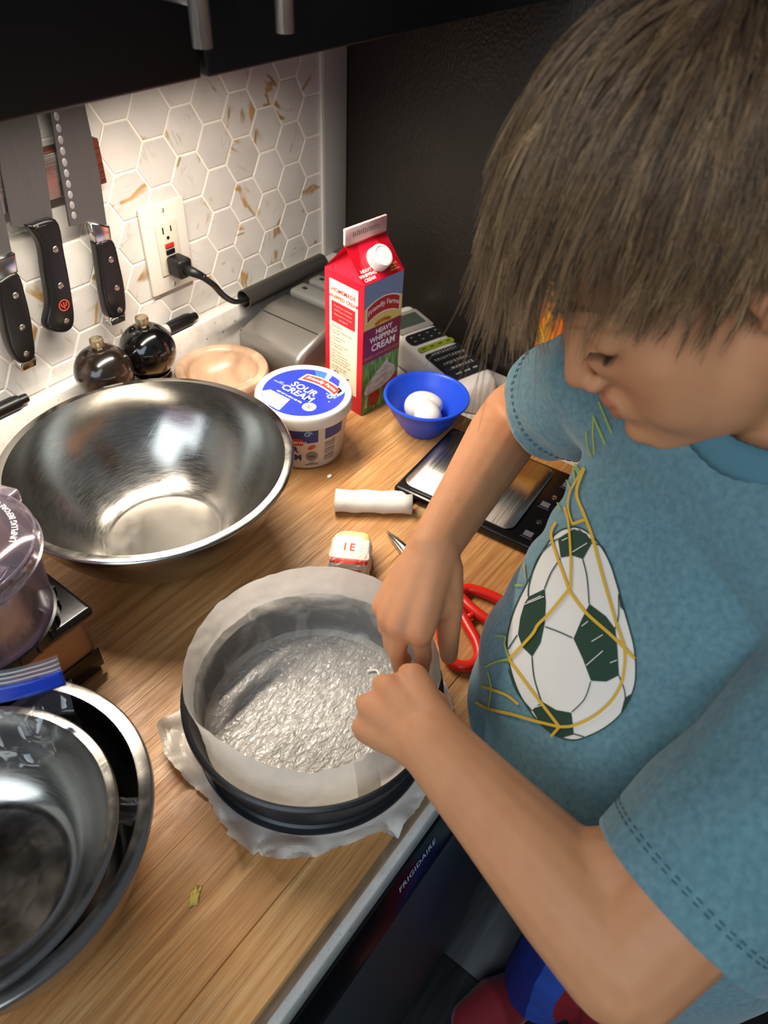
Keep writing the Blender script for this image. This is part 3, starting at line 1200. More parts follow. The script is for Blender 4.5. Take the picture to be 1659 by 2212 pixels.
def banner(u0, u1, vc, sag, h, fn, n=16, grow=0):
    top = [(u0 - grow + (u1 - u0 + 2 * grow) * i / n, vc + sag * (1 - (2 * i / n - 1) ** 2) + h / 2 + grow) for i in range(n + 1)]
    bot = [(u0 - grow + (u1 - u0 + 2 * grow) * i / n, vc + sag * (1 - (2 * i / n - 1) ** 2) - h / 2 - grow) for i in range(n + 1)]
    vs = top + bot
    fs = [(i, i + 1, n + 2 + i, n + 1 + i) for i in range(n)]
    return mapped((vs, fs), fn)


wp = flat('white', 'ece8df')
part('logo_border', banner(.006, W - .006, .148, .008, .019, fr_(.0005), grow=.0016), wp, ct)
lg = part('logo_banner', banner(.006, W - .006, .148, .008, .019, fr_(.0006)), flat('logo_red2', 'b01f2b'), ct, 'curved red logo banner')


def bend_txt(uc, vc, span, sag, d):
    return lambda u, v: (uc + u, -d, vc + v + sag * (1 - (2 * u / span) ** 2))


part('lettering', txt_mapped('Friendly Farms', .0094, bend_txt(W / 2, .149, .058, .008, .0008), bold=.018), wp, lg, 'white brand lettering')
part('tag_banner', banner(.020, .050, .1305, .0035, .006, fr_(.0006)), flat('amber', 'd08a1e'), ct)
part('lettering', txt_mapped('RICH & CREAMY', .0036, bend_txt(.035, .1308, .03, .0035, .0008), bold=.01), flat('brown', '5a2416'), ct)
for s_, z_, sz in (('HEAVY', .1205, .0098), ('WHIPPING', .1105, .0106), ('CREAM', .0985, .0138)):
    part('lettering', txt_mapped(s_, sz, lambda u, v: (.0375 + u, -.0006, z_ + v), bold=.03), wp, ct, 'white lettering')
part('lettering', txt_mapped('GRADE A ULTRA PASTEURIZED', .0047, lambda u, v: (.0355 + u, -.0006, .0868 + v), bold=.012), flat('gold', 'c98a2a'), ct, 'gold lettering')
# whipped cream swirl and strawberries
sw = [(.004, .034), (.014, .030), (.030, .031), (.046, .034), (.060, .040), (.064, .050), (.060, .058), (.053, .063), (.048, .069), (.0475, .075), (.044, .070), (.036, .065), (.026, .060), (.016, .052), (.008, .044)]
part('whipped_cream_print', mapped(poly_fill([tuple(q)[:2] for q in smooth_path([(a, b, 0) for a, b in sw + sw[:1]], 5)][:-1]), fr_(.0005)), pm('print_cream', 'cfcac2', .45, var=('a6a19a', 60, .42, .62), stretch=(1, 1, 3)), ct, 'whipped cream swirl print')
for a, b, r_ in ((.024, .021, .0125), (.051, .027, .011), (.064, .036, .008)):
    part('strawberry_print', mapped(poly_fill([(a + r_ * cos(k * pi / 12) * .95, b + r_ * sin(k * pi / 12) * 1.1) for k in range(24) if .5 < a + r_ * cos(k * pi / 12) * .95 + .5 < .5 + W + .0]), fr_(.00045)), flat('berry', '9c2420'), ct)
part('lettering', txt_mapped('32 FL OZ (1 QT)', .0040, lambda u, v: (.0085 - v * 1.6, -.0007, .0225 + u * .9), bold=.03), wp, ct)
part('small_lettering', txt_mapped('HEAVY\nWHIPPING\nCREAM', .0058, lambda u, v: tuple(Vector((.004 + u + .009, 0, CH)) + Vector((0, ym, GH)).normalized() * (.0105 + v) + Vector((0, -GH, ym)).normalized() * .0003), bold=.015), wp, ct)
part('gold_mark', join(*[mapped(([(.049 + (i % 2) * .002, .004 + i * .0035), (.064 - (i % 2) * .003, .004 + i * .0035), (.064 - (i % 2) * .003, .0060 + i * .0035), (.049 + (i % 2) * .002, .0060 + i * .0035)], [(0, 1, 2, 3)]), lambda u, v: tuple(Vector((u, 0, CH)) + Vector((0, ym, GH)).normalized() * v + Vector((0, -GH, ym)).normalized() * .0003)) for i in range(3)]), flat('gold', 'c98a2a'), ct)['kind'] = 'stuff'


# recipe side (towards -x): u runs from the back (+y) to the front edge
def sd_(d):
    return lambda u, v: (-d, CW - u, v)


part('recipe_panel', mapped(quad(.0085, .0600, .026, .1795), sd_(.0002)), flat('ivory', 'e9ddc4'), ct, 'ivory recipe panel')
rp = flat('redink', 'a5302f')
for s_, z_, sz in (('HOMEMADE', .1665, .0078), ('WHIPPED CREAM', .1572, .0069)):
    part('lettering', txt_mapped(s_, sz, lambda u, v: (-.0004, CW - (.0343 + u), z_ + v), bold=.02), rp, ct, 'red heading')
part('red_box', mapped(quad(.0125, .0555, .1225, .151), sd_(.0003)), flat('boxred', 'b3202c'), ct, 'red panel with prep times')
for i, s_ in enumerate(('Prep Time: 5 minutes', 'Chill Time: 5 minutes', 'Beat time: 5 to 6 min', 'Servings: 8')):
    part('fine_print', txt_mapped(s_, .0037, lambda u, v: (-.0005, CW - (.034 + u), .1455 - i * .0058 + v)), flat('pinkish', 'dfb4a8'), ct)
ink = flat('ink', '5a5148')
lines = [('INGREDIENTS', .1165, rp), ('1 cup heavy whipping cream', .111, ink), ('2 tbsp sugar', .107, ink), ('1 tsp vanilla extract', .101, ink), ('or any flavor', .097, ink), ('1/4 tsp cream of tartar', .091, ink), ('for stiffer peaks', .087, ink), ('DIRECTIONS', .080, rp), ('Chill a large bowl and', .0755, ink), ('beaters. Pour the cream in', .0715, ink), ('the bowl and beat until', .0675, ink), ('soft peaks form. Add sugar', .0635, ink), ('and vanilla. Beat again', .057, ink), ('until stiff peaks form.', .053, ink)]
for s_, z_, m_ in lines:
    part('fine_print', txt_mapped(s_, .0034, lambda u, v: (-.0004, CW - (.0118 + u), z_ + v), align='LEFT'), m_, ct)
wh = []
for k in range(3):
    a_ = .0115 - k * .0035
    wh.append(mapped(ribbon2d([(.0215 + a_ * cos(t * pi / 12) * .8, .0385 + .0115 * sin(t * pi / 12)) for t in range(24)], .0004, True), sd_(.0004)))
wh.append(mapped(ribbon2d([(.030, .0415), (.046, .0465)], .0011), sd_(.0004)))
part('whisk_drawing', join(*wh), flat('darkink', '2f2a26'), ct, 'drawn whisk')

# ------------------------------------------------------------------ sour cream tub
TX, TY = -.331, -.2555
tz = .086
tub = thing('sour_cream_tub', 'white sour cream tub with blue printed lid', 'tub', (TX, TY, ZB))
tubw = pm('tub_white', 'd6d0c6', .34)


def rwall(z):
    return .0475 + (.0565 - .0475) * z / .080


part('cup', lathe([(0, .001), (.044, .0), (.0465, .0012), (rwall(.003), .003), (rwall(.076), .076), (.0565, .0765), (0, .0765)], 72), tubw, tub)
lid = part('lid', lathe([(.0560, .068), (.0588, .0675), (.0596, .070), (.0598, .079), (.0594, .0835), (.0580, .0855), (.0562, .0860), (.0548, .0852), (.0543, .0838), (0, .0838)], 72), tubw, tub, 'white lid rim')
part('lid_print', lathe([(.0505, .08400), (0, .08402)], 72), flat('royal', '2433a0', .3), lid, 'royal blue lid print')


# lid artwork: text runs along -y, its up is +x
def ld(d=.0002):
    return lambda u, v: (v, -u, .0840 + d)


part('lettering', txt_mapped('SOUR', .0150, lambda u, v: ld(.0004)(u - .003, v + .0045), bold=.012, spacing=1.0), wp, lid, 'white lettering')
part('lettering', txt_mapped('CREAM', .0150, lambda u, v: ld(.0004)(u - .003, v - .0080), bold=.012, spacing=1.0), wp, lid, 'white lettering')


def ldban(d, sag=.006, vc=.0235, uc=.006):
    return lambda u, v: ld(d)(u + uc, v + vc + sag * (1 - (u / .029) ** 2))


part('logo_border', mapped(([(-.029 + .058 * i / 16, s_ * .0082) for s_ in (1, -1) for i in range(17)], [(i, i + 1, 18 + i, 17 + i) for i in range(16)]), ldban(.0003)), wp, lid)
lb = part('logo_banner', mapped(([(-.0265 + .053 * i / 16, s_ * .0060) for s_ in (1, -1) for i in range(17)], [(i, i + 1, 18 + i, 17 + i) for i in range(16)]), ldban(.0004)), flat('bright_red', 'd8352b'), lid, 'curved red logo banner')
part('lettering', txt_mapped('Friendly Farms', .0078, ldban(.0006), bold=.01), wp, lb, 'white brand lettering')
part('lettering', txt_mapped('NET WT 16 OZ (1 LB) 454g', .0034, lambda u, v: ld(.0004)(u - .006, v - .0195), bold=.02), wp, lid)
part('lettering', txt_mapped('KEEP\nREFRIGERATED', .0030, lambda u, v: ld(.0004)(u - .034, v - .004), bold=.02), flat('paleblue', '8f9ad6'), lid)
part('barcode_panel', mapped(poly_fill([(-.0335, -.0235), (-.001, -.0235), (.004, -.0480), (-.016, -.0478), (-.0275, -.0418), (-.0385, -.0320)]), ld(.0003)), wp, lid, 'white barcode panel')
for i in range(15):
    u0 = -.031 + i * .0021
    wd = (.0006, .0003, .0009)[i % 3]
    lo = -sqrt(max(.0500 ** 2 - u0 ** 2, 0)) + .003
    part('bar', mapped(quad(u0, u0 + wd, max(lo, -.046), -.0255), ld(.0005)), flat('barcode', '3b3833'), lid)
part('seal', mapped(poly_fill([(.0265 + .0085 * cos(k * pi / 16), -.0200 + .0085 * sin(k * pi / 16)) for k in range(32)]), ld(.0003)), flat('sealgrey', 'c9c2b8'), lid, 'round pale seal')
part('lettering', txt_mapped('REAL\nDAIRY', .0034, lambda u, v: ld(.0005)(u + .0265, v - .0200), bold=.02), flat('darkink', '2f2a26'), lid)
lightblue = flat('lightblue', '86b6e2')
sp = [(.020, .0445), (.026, .0415), (.031, .0360), (.035, .0290), (.0375, .021), (.038, .0145)]
wv_ = smooth_path([(a, b, 0) for a, b in sp], 4)
part('splash', mapped(ribbon2d([(q[0], q[1]) for q in wv_], [.0004 + .0048 * sin(pi * min(1, i / (len(wv_) - 1) * 1.15)) * (1 if i < len(wv_) - 3 else .6) for i in range(len(wv_))]), ld(.0003)), lightblue, lid, 'light blue splash')
cu_ = [(.0375 - .0055 + .0055 * (1 - t / 26) * cos(t * pi / 8), .0125 + .0055 * (1 - t / 26) * sin(t * pi / 8)) for t in range(22)]
part('splash', mapped(ribbon2d(cu_, .0011), ld(.00032)), lightblue, lid)
for a, b, r_ in ((.0245, .0150, .0013), (.0265, .0195, .0010), (.0375, .0035, .0012)):
    part('droplet', mapped(poly_fill([(a + r_ * cos(k * pi / 6), b + r_ * sin(k * pi / 6)) for k in range(12)]), ld(.00032)), lightblue, lid)
part('sky_wedge', mapped(poly_fill([(-.021, .0448), (-.003, .0492), (.003, .030), (-.002, .0275)]), ld(.00025)), flat('midblue', '2f63c4'), lid)
part('sky_wedge', mapped(poly_fill([(-.004, .0495), (.0045, .0490), (.0085, .0325), (.004, .031)]), ld(.00028)), lightblue, lid)


# side print: angle measured from the direction facing the camera
def tw(d=.0003):
    a0 = atan2(CAM_LOC.y - TY, CAM_LOC.x - TX)
    return lambda u, v: ((rwall(v) + d) * cos(a0 + u / .053), (rwall(v) + d) * sin(a0 + u / .053), v)


def grid(u0, u1, v0, v1, n=14, m=3):
    return [(u0 + (u1 - u0) * i / n, v0 + (v1 - v0) * j / m) for j in range(m + 1) for i in range(n + 1)], [(j * (n + 1) + i, j * (n + 1) + i + 1, (j + 1) * (n + 1) + i + 1, (j + 1) * (n + 1) + i) for j in range(m) for i in range(n)]


cupo = tub.children[0]
part('side_print', mapped(grid(-.060, .0155, .045, .0665), tw()), flat('navy', '24357c'), cupo, 'navy side print')
part('side_print', mapped(grid(.0245, .052, .047, .0665), tw()), flat('navy', '24357c'), cupo)
part('side_splash', mapped(ribbon2d([(.003 + .0048 * (1 - t / 26) * cos(-t * pi / 8), .0595 + .0048 * (1 - t / 26) * sin(t * pi / 8)) for t in range(22)], .0010), tw(.0006)), lightblue, cupo)
part('side_banner', mapped(grid(-.042, -.003, .0415, .0525), tw(.0007)), flat('bright_red2', 'b82f29'), cupo, 'red side banner')
part('lettering', txt_mapped('Friendly Farms', .0080, lambda u, v: tw(.0010)(u - .0225, v + .047), bold=.01), wp, cupo)
part('lettering', txt_mapped('SOUR', .0125, lambda u, v: tw(.0006)(u - .026, v + .0335), bold=.04), flat('navy', '24357c'), cupo, 'navy lettering')
part('lettering', txt_mapped('CREAM', .0125, lambda u, v: tw(.0006)(u - .026, v + .0205), bold=.04), flat('navy', '24357c'), cupo, 'navy lettering')
part('swoosh_mark', mapped(poly_fill([(.0075 + .0052 * cos(k * pi / 8), .0375 + .0036 * sin(k * pi / 8 + .5)) for k in range(16)]), tw(.0006)), flat('orange_red', 'd0482c'), cupo)
part('seal', mapped(poly_fill([(.0075 + .0078 * cos(k * pi / 14), .0225 + .0078 * sin(k * pi / 14)) for k in range(28)]), tw(.0006)), flat('sealgrey2', '857d71'), cupo, 'round grey seal')
part('lettering', txt_mapped('REAL', .004, lambda u, v: tw(.0009)(u + .0075, v + .0225), bold=.02), flat('darkink', '2f2a26'), cupo)
part('lettering', txt_mapped('ADE A\nPASTEURIZED', .0028, lambda u, v: tw(.0006)(u + .0075, v + .0100), bold=.02), flat('darkink', '2f2a26'), cupo)
for i in range(9):
    part('bar', mapped(grid(.0245, .0405, .012 + i * .0036, .012 + i * .0036 + (.0016, .0024, .001)[i % 3], 6, 1), tw(.0005)), flat('bargrey', '8b8478'), cupo)

# ------------------------------------------------------------------ blue bowl with two eggs
bx_, by_ = -.199, -.3505
bb = thing('blue_bowl', 'small blue plastic bowl holding two eggs', 'bowl', (bx_, by_, ZB))
blue = pm('blue_plastic', '1f48c4', .36)
part('bowl', lathe([(0, .0005), (.024, .0), (.027, .0012), (.029, .005), (.038, .018), (.047, .034), (.0535, .0495), (.0558, .0508), (.0566, .0525), (.0560, .0543), (.0542, .0548), (.0525, .0540), (.0512, .0515), (.044, .034), (.035, .019), (.026, .0085), (.018, .005), (0, .0045)], 72), blue, bb)
shell = pm('egg_shell', 'd8d2c8', .36, sss=.1, bump=(350, .12, .0004))


def egg(label, loc, rot, s=1.0):
    prof = []
    for i in range(25):
        a = pi * i / 24
        z = -cos(a)
        r = sin(a) * (1 - .13 * z)
        prof.append((max(r * .0202 * s, 0 if i in (0, 24) else 1e-5), z * .0262 * s))
    prof[0] = (0, prof[0][1])
    prof[-1] = (0, prof[-1][1])
    o = part('egg', xf(lathe(prof, 40), Matrix.Rotation(rot[2], 4, 'Z') @ Matrix.Rotation(rot[1], 4, 'Y')), shell)
    o.location = loc
    return tag(o, label, 'egg', 'eggs in the blue bowl')


egg('white egg lying on its side at the back of the blue bowl', (bx_ + .0085, by_ + .0085, ZB + .0275), (0, 1.35, -1.05))
egg('white egg at the front of the blue bowl, overlapping the other', (bx_ - .0125, by_ - .0110, ZB + .0345), (0, 1.25, .95), .88)

# ------------------------------------------------------------------ label maker
lm = thing('label_maker', 'white handheld label maker with black keyboard and green keys', 'label maker', (-.055, -.26, ZC), 0)
# axis from the screen end (near the wall) to the rounded keyboard end
A_ = Vector((.004, -.150, 0))
B_ = Vector((-.062, -.372, 0))
ax = (B_ - A_).normalized()
sx = Vector((-ax.y, ax.x, 0))          # towards +x side
LM = Matrix.Translation((A_.x, A_.y, ZC)) @ Matrix(((sx.x, ax.x, 0, 0), (sx.y, ax.y, 0, 0), (0, 0, 1, 0), (0, 0, 0, 1)))
Ln = (B_ - A_).length


def lm_w(y):
    if y < Ln - .045:
        return .0395
    t = (y - (Ln - .045)) / .045
    return max(.0395 * sqrt(max(1 - t * t, 0)), 1e-4)


def lm_z(y):
    return .062 - .022 * (y / Ln)


vs, fs = [], []
N, K = 40, 24
for i in range(N + 1):
    y_ = Ln * (1 - (1 - i / N) ** 1.6)
    wv2, h_ = lm_w(y_), lm_z(y_) * (1 if y_ < Ln - .02 else max(.25, 1 - .75 * ((y_ - Ln + .02) / .02) ** 2))
    for k in range(K):
        a = 2 * pi * k / K
        ca, sa = cos(a), sin(a)
        e = .38
        vs.append((wv2 * abs(ca) ** e * (1 if ca > 0 else -1), y_, h_ / 2 + h_ / 2 * abs(sa) ** e * (1 if sa > 0 else -1)))
for i in range(N):
    for k in range(K):
        j = (k + 1) % K
        fs.append((i * K + k, i * K + j, (i + 1) * K + j, (i + 1) * K + k))
fs.append(tuple(range(K)))
fs.append(tuple(N * K + k for k in range(K))[::-1])
part('case', xf(mesh(vs, fs), LM), pm('case_white', 'd5d1ca', .35), lm, world=True)


def on_top(d):
    return lambda u, v: tuple(LM @ Vector((u, v, lm_z(v) + d)))


def rr(u0, u1, v0, v1, r, n=5):
    out = []
    for cx_, cy_, a0 in ((u1 - r, v1 - r, 0), (u0 + r, v1 - r, 90), (u0 + r, v0 + r, 180), (u1 - r, v0 + r, 270)):
        out += [(cx_ + r * cos(math.radians(a0 + 90 * i / n)), cy_ + r * sin(math.radians(a0 + 90 * i / n))) for i in range(n + 1)]
    return out


def slab2(outline, d0, d1):
    """thin raised pad on the sloping top"""
    n = len(outline)
    f0, f1 = on_top(d0), on_top(d1)
    V_ = [f0(*p) for p in outline] + [f1(*p) for p in outline]
    F_ = [tuple(range(n, 2 * n))] + [(i, (i + 1) % n, n + (i + 1) % n, n + i) for i in range(n)]
    return mesh(V_, F_, smooth=False)


part('screen_frame', slab2(rr(-.033, .033, .012, .062, .004), 0, .0012), pm('frame_grey', '8f8d88', .4), lm, 'grey screen frame', True)
part('screen', slab2(rr(-.026, .026, .020, .050, .002), .001, .0016), pm('lcd', '3f4a42', .12), lm, 'dim green-grey screen', True)
dk = pm('key_black', '1b1d1f', .5)
np_ = part('function_pad', slab2(rr(-.034, .034, .068, .094, .009), 0, .0014), dk, lm, 'black function keys', True)
gk = part('green_keys', slab2(rr(-.034, .034, .102, .113, .004), 0, .0014), pm('key_green', '8f9c1e', .45), lm, 'yellow-green key strip', True)
kb = part('keyboard', slab2(rr(-.0345, .0345, .1205, .1915, .006), 0, .0014), dk, lm, 'black keyboard', True)
ko = pm('key_dark', '26282a', .45)
kt = flat('key_white', 'c9c6bf')
rows = ('1234567890', 'QWERTYUIOP', 'ASDFGHJKL', 'ZXCVBNM,.')
for r_, s_ in enumerate(rows):
    for i, ch in enumerate(s_):
        u = -.0300 + i * .0066 + (.0 if r_ < 2 else .0025)
        v = .1275 + r_ * .0132
        kk = part('key', slab2(rr(u - .0027, u + .0027, v - .0052, v + .0052, .001, 2), .0013, .0022), ko, kb, world=True)
        part('key_letter', txt_mapped(ch, .0052, lambda a, b: on_top(.0025)(u - a, v - b), bold=.02), kt, kk, world=True) if False else None
    part('key_letters', txt_mapped(' '.join(s_), .0068, lambda a, b: on_top(.0026)(-a, .1275 + r_ * .0132 - b), bold=.01, spacing=.95), kt, kb, world=True)
part('key_letters', txt_mapped('Shift    Space    Enter', .0050, lambda a, b: on_top(.0018)(-a, .1275 + 4 * .0132 - b), bold=.02), kt, kb, world=True)
for i in range(4):
    u = -.024 + i * .016
    part('key_mark', slab2(rr(u - .004, u + .004, .1060, .1090, .001, 2), .0013, .0016), flat('olive', '4a5212'), gk, world=True)
    for j in range(2):
        part('key_mark', slab2(rr(u - .0022, u + .0022, .0745 + j * .0105, .0765 + j * .0105, .0008, 2), .0013, .0016), flat('key_grey', '8d8f8f'), np_, world=True)

# ------------------------------------------------------------------ orange snack bag against the refrigerator
ob = thing('snack_bag', 'shiny orange and yellow snack bag by the refrigerator', 'bag', (-.015, -.47, ZC))
vs, fs = [], []
nu, nv = 28, 36
for side in (1, -1):
    for j in range(nv + 1):
        for i in range(nu + 1):
            u, v = i / nu * 2 - 1, j / nv
            th = .034 * (max(0, 1 - u * u) ** .5) * (max(0, sin(pi * min(1, max(0, v)))) ** .55)
            wob = noise.noise(Vector((u * 3, v * 5, side * 3.1))) * .006 * (1 - abs(u)) ** .3
            vs.append((side * (th + wob * (0 if j in (0, nv) or i in (0, nu) else 1)), u * .075 * (1 - .06 * sin(pi * v)), .002 + v * .205))
nn = (nu + 1) * (nv + 1)
for s_ in (0, 1):
    for j in range(nv):
        for i in range(nu):
            q = [s_ * nn + j * (nu + 1) + i, s_ * nn + j * (nu + 1) + i + 1, s_ * nn + (j + 1) * (nu + 1) + i + 1, s_ * nn + (j + 1) * (nu + 1) + i]
            fs.append(tuple(q if s_ == 0 else q[::-1]))
bm = bmesh.new()
bm.from_mesh(mesh(vs, fs))
bmesh.ops.remove_doubles(bm, verts=bm.verts, dist=.0005)
me = from_bm(bm)
me.transform(Matrix.Rotation(-.45, 4, 'Z') @ Matrix.Rotation(-.06, 4, 'Y'))
part('pouch', me, pm('bag_orange', 'e06a10', .25, var=('f0b21c', 16, .45, .58), bump=(60, .3, .002), coat=.3), ob)

# ------------------------------------------------------------------ kitchen scale
sl = thing('kitchen_scale', 'flat kitchen scale with steel plate and black control strip', 'scale', (-.252, -.492, ZB), .075)
part('body', xf(join(from_bm(box_bm(-.0745, .0745, -.105, .099, .0, .014, .004, 3))), Matrix.Identity(4)), pm('scale_black', '0b0b0c', .25), sl)
pl_o = rr(-.0655, .0655, -.0525, .0925, .012, 6)
part('weighing_plate', prism(pl_o, .0146, .0168, 'z', .0006, 2), 'brushed_steel', sl, 'brushed steel plate')
for x_, y_ in ((-.055, -.070), (-.048, -.090), (.002, -.066), (.050, -.074)):
    part('button_print', prism([(x_ - .0045, y_ - .0052), (x_ + .0045, y_ - .0052), (x_ + .0045, y_ + .0052), (x_ - .0045, y_ + .0052)], .0141, .0143, 'z'), flat('scale_grey', '5f5f66'), sl)
    part('button_print', prism([(x_ - .0075, y_ - .0070), (x_ - .0068, y_ - .0070), (x_ - .0068, y_ + .0070), (x_ - .0075, y_ + .0070)], .0141, .0143, 'z'), flat('scale_grey', '5f5f66'), sl)
for x_, y_ in ((-.030, -.072), (.020, -.070), (-.066, -.082)):
    part('indicator', xf(lathe([(0, 0), (.0035, 0), (.003, .0009), (0, .0011)], 18), Matrix.Translation((x_, y_, .0139))), pol_steel, sl)

# ------------------------------------------------------------------ rolled strip of parchment
prl = thing('parchment_roll', 'small roll of white parchment paper beside the scale', 'paper roll', (-.372, -.400, ZB))
ra, rb_ = Vector((-.400, -.3625, 0)), Vector((-.345, -.4345, 0))
dr_ = (rb_ - ra).normalized()
pr_ = Vector((-dr_.y, dr_.x, 0))
vs, fs = [], []
NS = 44
for i in range(NS + 1):
    t = i / NS
    if t < .72:                           # spiral
        a = -pi / 2 + t / .72 * 4.2 * pi
        r = .0060 + .0068 * t / .72
        y_, z_ = r * cos(a), .0135 + r * sin(a)
    else:                                 # loose tail standing up behind the roll
        q = (t - .72) / .28
        a = -pi / 2 + 4.2 * pi
        y0, z0 = .0128 * cos(a), .0135 + .0128 * sin(a)
        y_, z_ = y0 + .017 * q, z0 + .012 * q - .004 * q * q
    for k in range(9):
        l_ = (rb_ - ra).length * k / 8
        w_ = .0006 * sin(k * 2.1 + t * 20)
        p_ = ra + dr_ * l_ + pr_ * (y_ + w_)
        vs.append((p_.x, p_.y, ZB + z_ + w_))
for i in range(NS):
    for k in range(8):
        fs.append((i * 9 + k, i * 9 + k + 1, (i + 1) * 9 + k + 1, (i + 1) * 9 + k))
me = mesh(vs, fs)
lo = min(v.co.z for v in me.vertices)
for v in me.vertices:
    v.co.z += ZB + .0004 - lo
ro = part('rolled_sheet', me, 'parchment', prl, world=True)
sm_ = ro.modifiers.new('thick', 'SOLIDIFY')
sm_.thickness = .0002

# ------------------------------------------------------------------ butter in its wrapper
bt = thing('butter_stick', 'stub of butter in a torn white and red printed wrapper', 'butter', (-.4560, -.4320, ZB), math.radians(-58))
bt_m = pm('butter', 'e6cf8c', .4, sss=.2, bump=(120, .2, .001))


def lump(sx_, sy_, sz_, seedv, amp, sub=3, z0=0.0, power=.45):
    bm_ = bmesh.new()
    bmesh.ops.create_icosphere(bm_, subdivisions=sub, radius=1)
    for v in bm_.verts:
        c_ = v.co.copy()
        q = Vector([abs(a) ** power * (1 if a > 0 else -1) for a in c_])
        q *= 1 + amp * noise.noise(c_ * 2.2 + Vector((seedv, 0, 0)))
        v.co = Vector((q.x * sx_, q.y * sy_, z0 + sz_ + q.z * sz_))
    return from_bm(bm_)


bt.scale = (1.25, 1.25, 1.1)
part('butter_block', lump(.0165, .0205, .0140, 1.0, .05, 4), bt_m, bt, 'pale yellow butter')
# wrapper: folded skin over the near two thirds of the block, ragged far edge, loose crumpled skirt
bm = bmesh.new()
bmesh.ops.create_icosphere(bm, subdivisions=5, radius=1)
for v in bm.verts:
    c_ = v.co.copy()
    q = Vector([abs(a) ** .42 * (1 if a > 0 else -1) for a in c_])
    cr_ = abs(noise.noise(c_ * 3.1 + Vector((4, 2, 0)))) - .18
    skirt = max(0, .35 - (q.z + 1) / 2)
    k = 1.07 + .12 * cr_ + skirt * (.35 + .5 * noise.noise(c_ * 2.4 + Vector((9, 0, 1))))
    v.co = Vector((q.x * .0165 * k, q.y * .0195 * k, max(.0004, .0142 + q.z * .0152 + .0012 * cr_)))
kill = [f for f in bm.faces if f.calc_center_median().y > .0085 + .0042 * noise.noise(f.calc_center_median() * 160) - (.006 if f.calc_center_median().z < .018 else 0) or (f.calc_center_median().z < .0015 and f.normal.z < -.5)]
bmesh.ops.delete(bm, geom=kill, context='FACES')
wr_me = from_bm(bm)
wr = part('wrapper', wr_me, 'parchment', bt, 'crumpled white wrapper')
bvw = BVHTree.FromPolygons([v.co.copy() for v in wr_me.vertices], [tuple(p.vertices) for p in wr_me.polygons])


def on_wrap(u, v):
    """u across, v along the block (far side positive); dropped onto the wrapper from the near upper side"""
    d_ = Vector((0, -.62, .78))
    o_ = Vector((u, v * .78, .014 + v * .62))
    h = bvw.ray_cast(o_ + d_ * .08, -d_, .12)
    q = h[0] if h[0] is not None else o_ + d_ * .02
    return tuple(q + d_ * .0006)


red_ink = flat('wrap_red', 'd4402f')
part('red_stripe', mapped(grid(-.0165, .0165, -.0085, -.0052, 26, 2), on_wrap), red_ink, wr, 'red stripe')
part('red_stripe', mapped(grid(-.0165, .0165, -.0045, -.0040, 26, 1), on_wrap), red_ink, wr)
part('lettering', txt_mapped('I E', .0095, lambda u, v: on_wrap(u - .001, v + .0065), bold=.01), red_ink, wr, 'red lettering')
part('red_marks', mapped(grid(-.012, -.004, -.0150, -.0135, 8, 1), on_wrap), red_ink, wr)
part('red_marks', mapped(grid(.001, .011, -.0150, -.0138, 8, 1), on_wrap), red_ink, wr)

# ------------------------------------------------------------------ scissors with red handles
sz_ = ZB + .0004
sc = thing('scissors', 'kitchen scissors with red plastic handles under the hand', 'scissors', (-.43, -.53, ZB))
tip = Vector((-.394, -.434))
piv = Vector((-.4275, -.536))
red_p = pm('red_plastic', 'cf2417', .3)
for i, (sgn, zz) in enumerate(((1, .0), (-1, .0024))):
    d = (tip - piv).normalized()
    pp = Vector((-d.y, d.x)) * sgn
    L_ = (tip - piv).length
    P_ = [piv - d * .018 + pp * .007, piv + pp * .0085, piv + d * (L_ * .5) + pp * .0075, piv + d * (L_ * .85) + pp * .0035, piv + d * L_ + pp * .0003, piv + d * (L_ * .8) - pp * .0012, piv - d * .018 - pp * .004]
    part('blade', prism([tuple(q) for q in P_], sz_ + .003 + zz, sz_ + .0050 + zz, 'z', .0004, 1), pol_steel, sc, world=True)
part('pivot_screw', xf(lathe([(0, 0), (.0045, 0), (.004, .0012), (0, .0015)], 24), Matrix.Translation((piv.x, piv.y, sz_ + .0074))), pol_steel, sc, world=True)


def loop_handle(pts, zc):
    P3 = [Vector((a, b, zc)) for a, b in pts]
    sp_ = smooth_path(P3 + P3[:1], 6)[:-1]
    return tube_loop(sp_, .0058, 12)


zc_ = sz_ + .0066
lo_loop = [(-.440, -.553), (-.452, -.548), (-.470, -.560), (-.489, -.577), (-.4985, -.594), (-.492, -.607), (-.477, -.609), (-.463, -.598), (-.452, -.581), (-.443, -.566)]
hi_loop = [(-.422, -.549), (-.410, -.553), (-.4035, -.570), (-.401, -.592), (-.404, -.614), (-.413, -.625), (-.425, -.622), (-.431, -.606), (-.432, -.585), (-.428, -.565)]
part('handle', loop_handle(lo_loop, zc_), red_p, sc, 'red loop handle', True)
part('handle', loop_handle(hi_loop, zc_), red_p, sc, 'red loop handle', True)
part('handle_root', tube([(-.441, -.553, zc_), (-.432, -.540, zc_), (-.427, -.526, zc_ - .001)], [.0062, .0072, .0050], 12, flat=.8), red_p, sc, world=True)
part('handle_root', tube([(-.420, -.551, zc_), (-.424, -.540, zc_), (-.4265, -.526, zc_ + .0005)], [.0062, .0072, .0050], 12, flat=.8), red_p, sc, world=True)
part('stop_nub', tube([(-.4435, -.5735, zc_), (-.434, -.5775, zc_)], .0034, 10), red_p, sc, world=True)

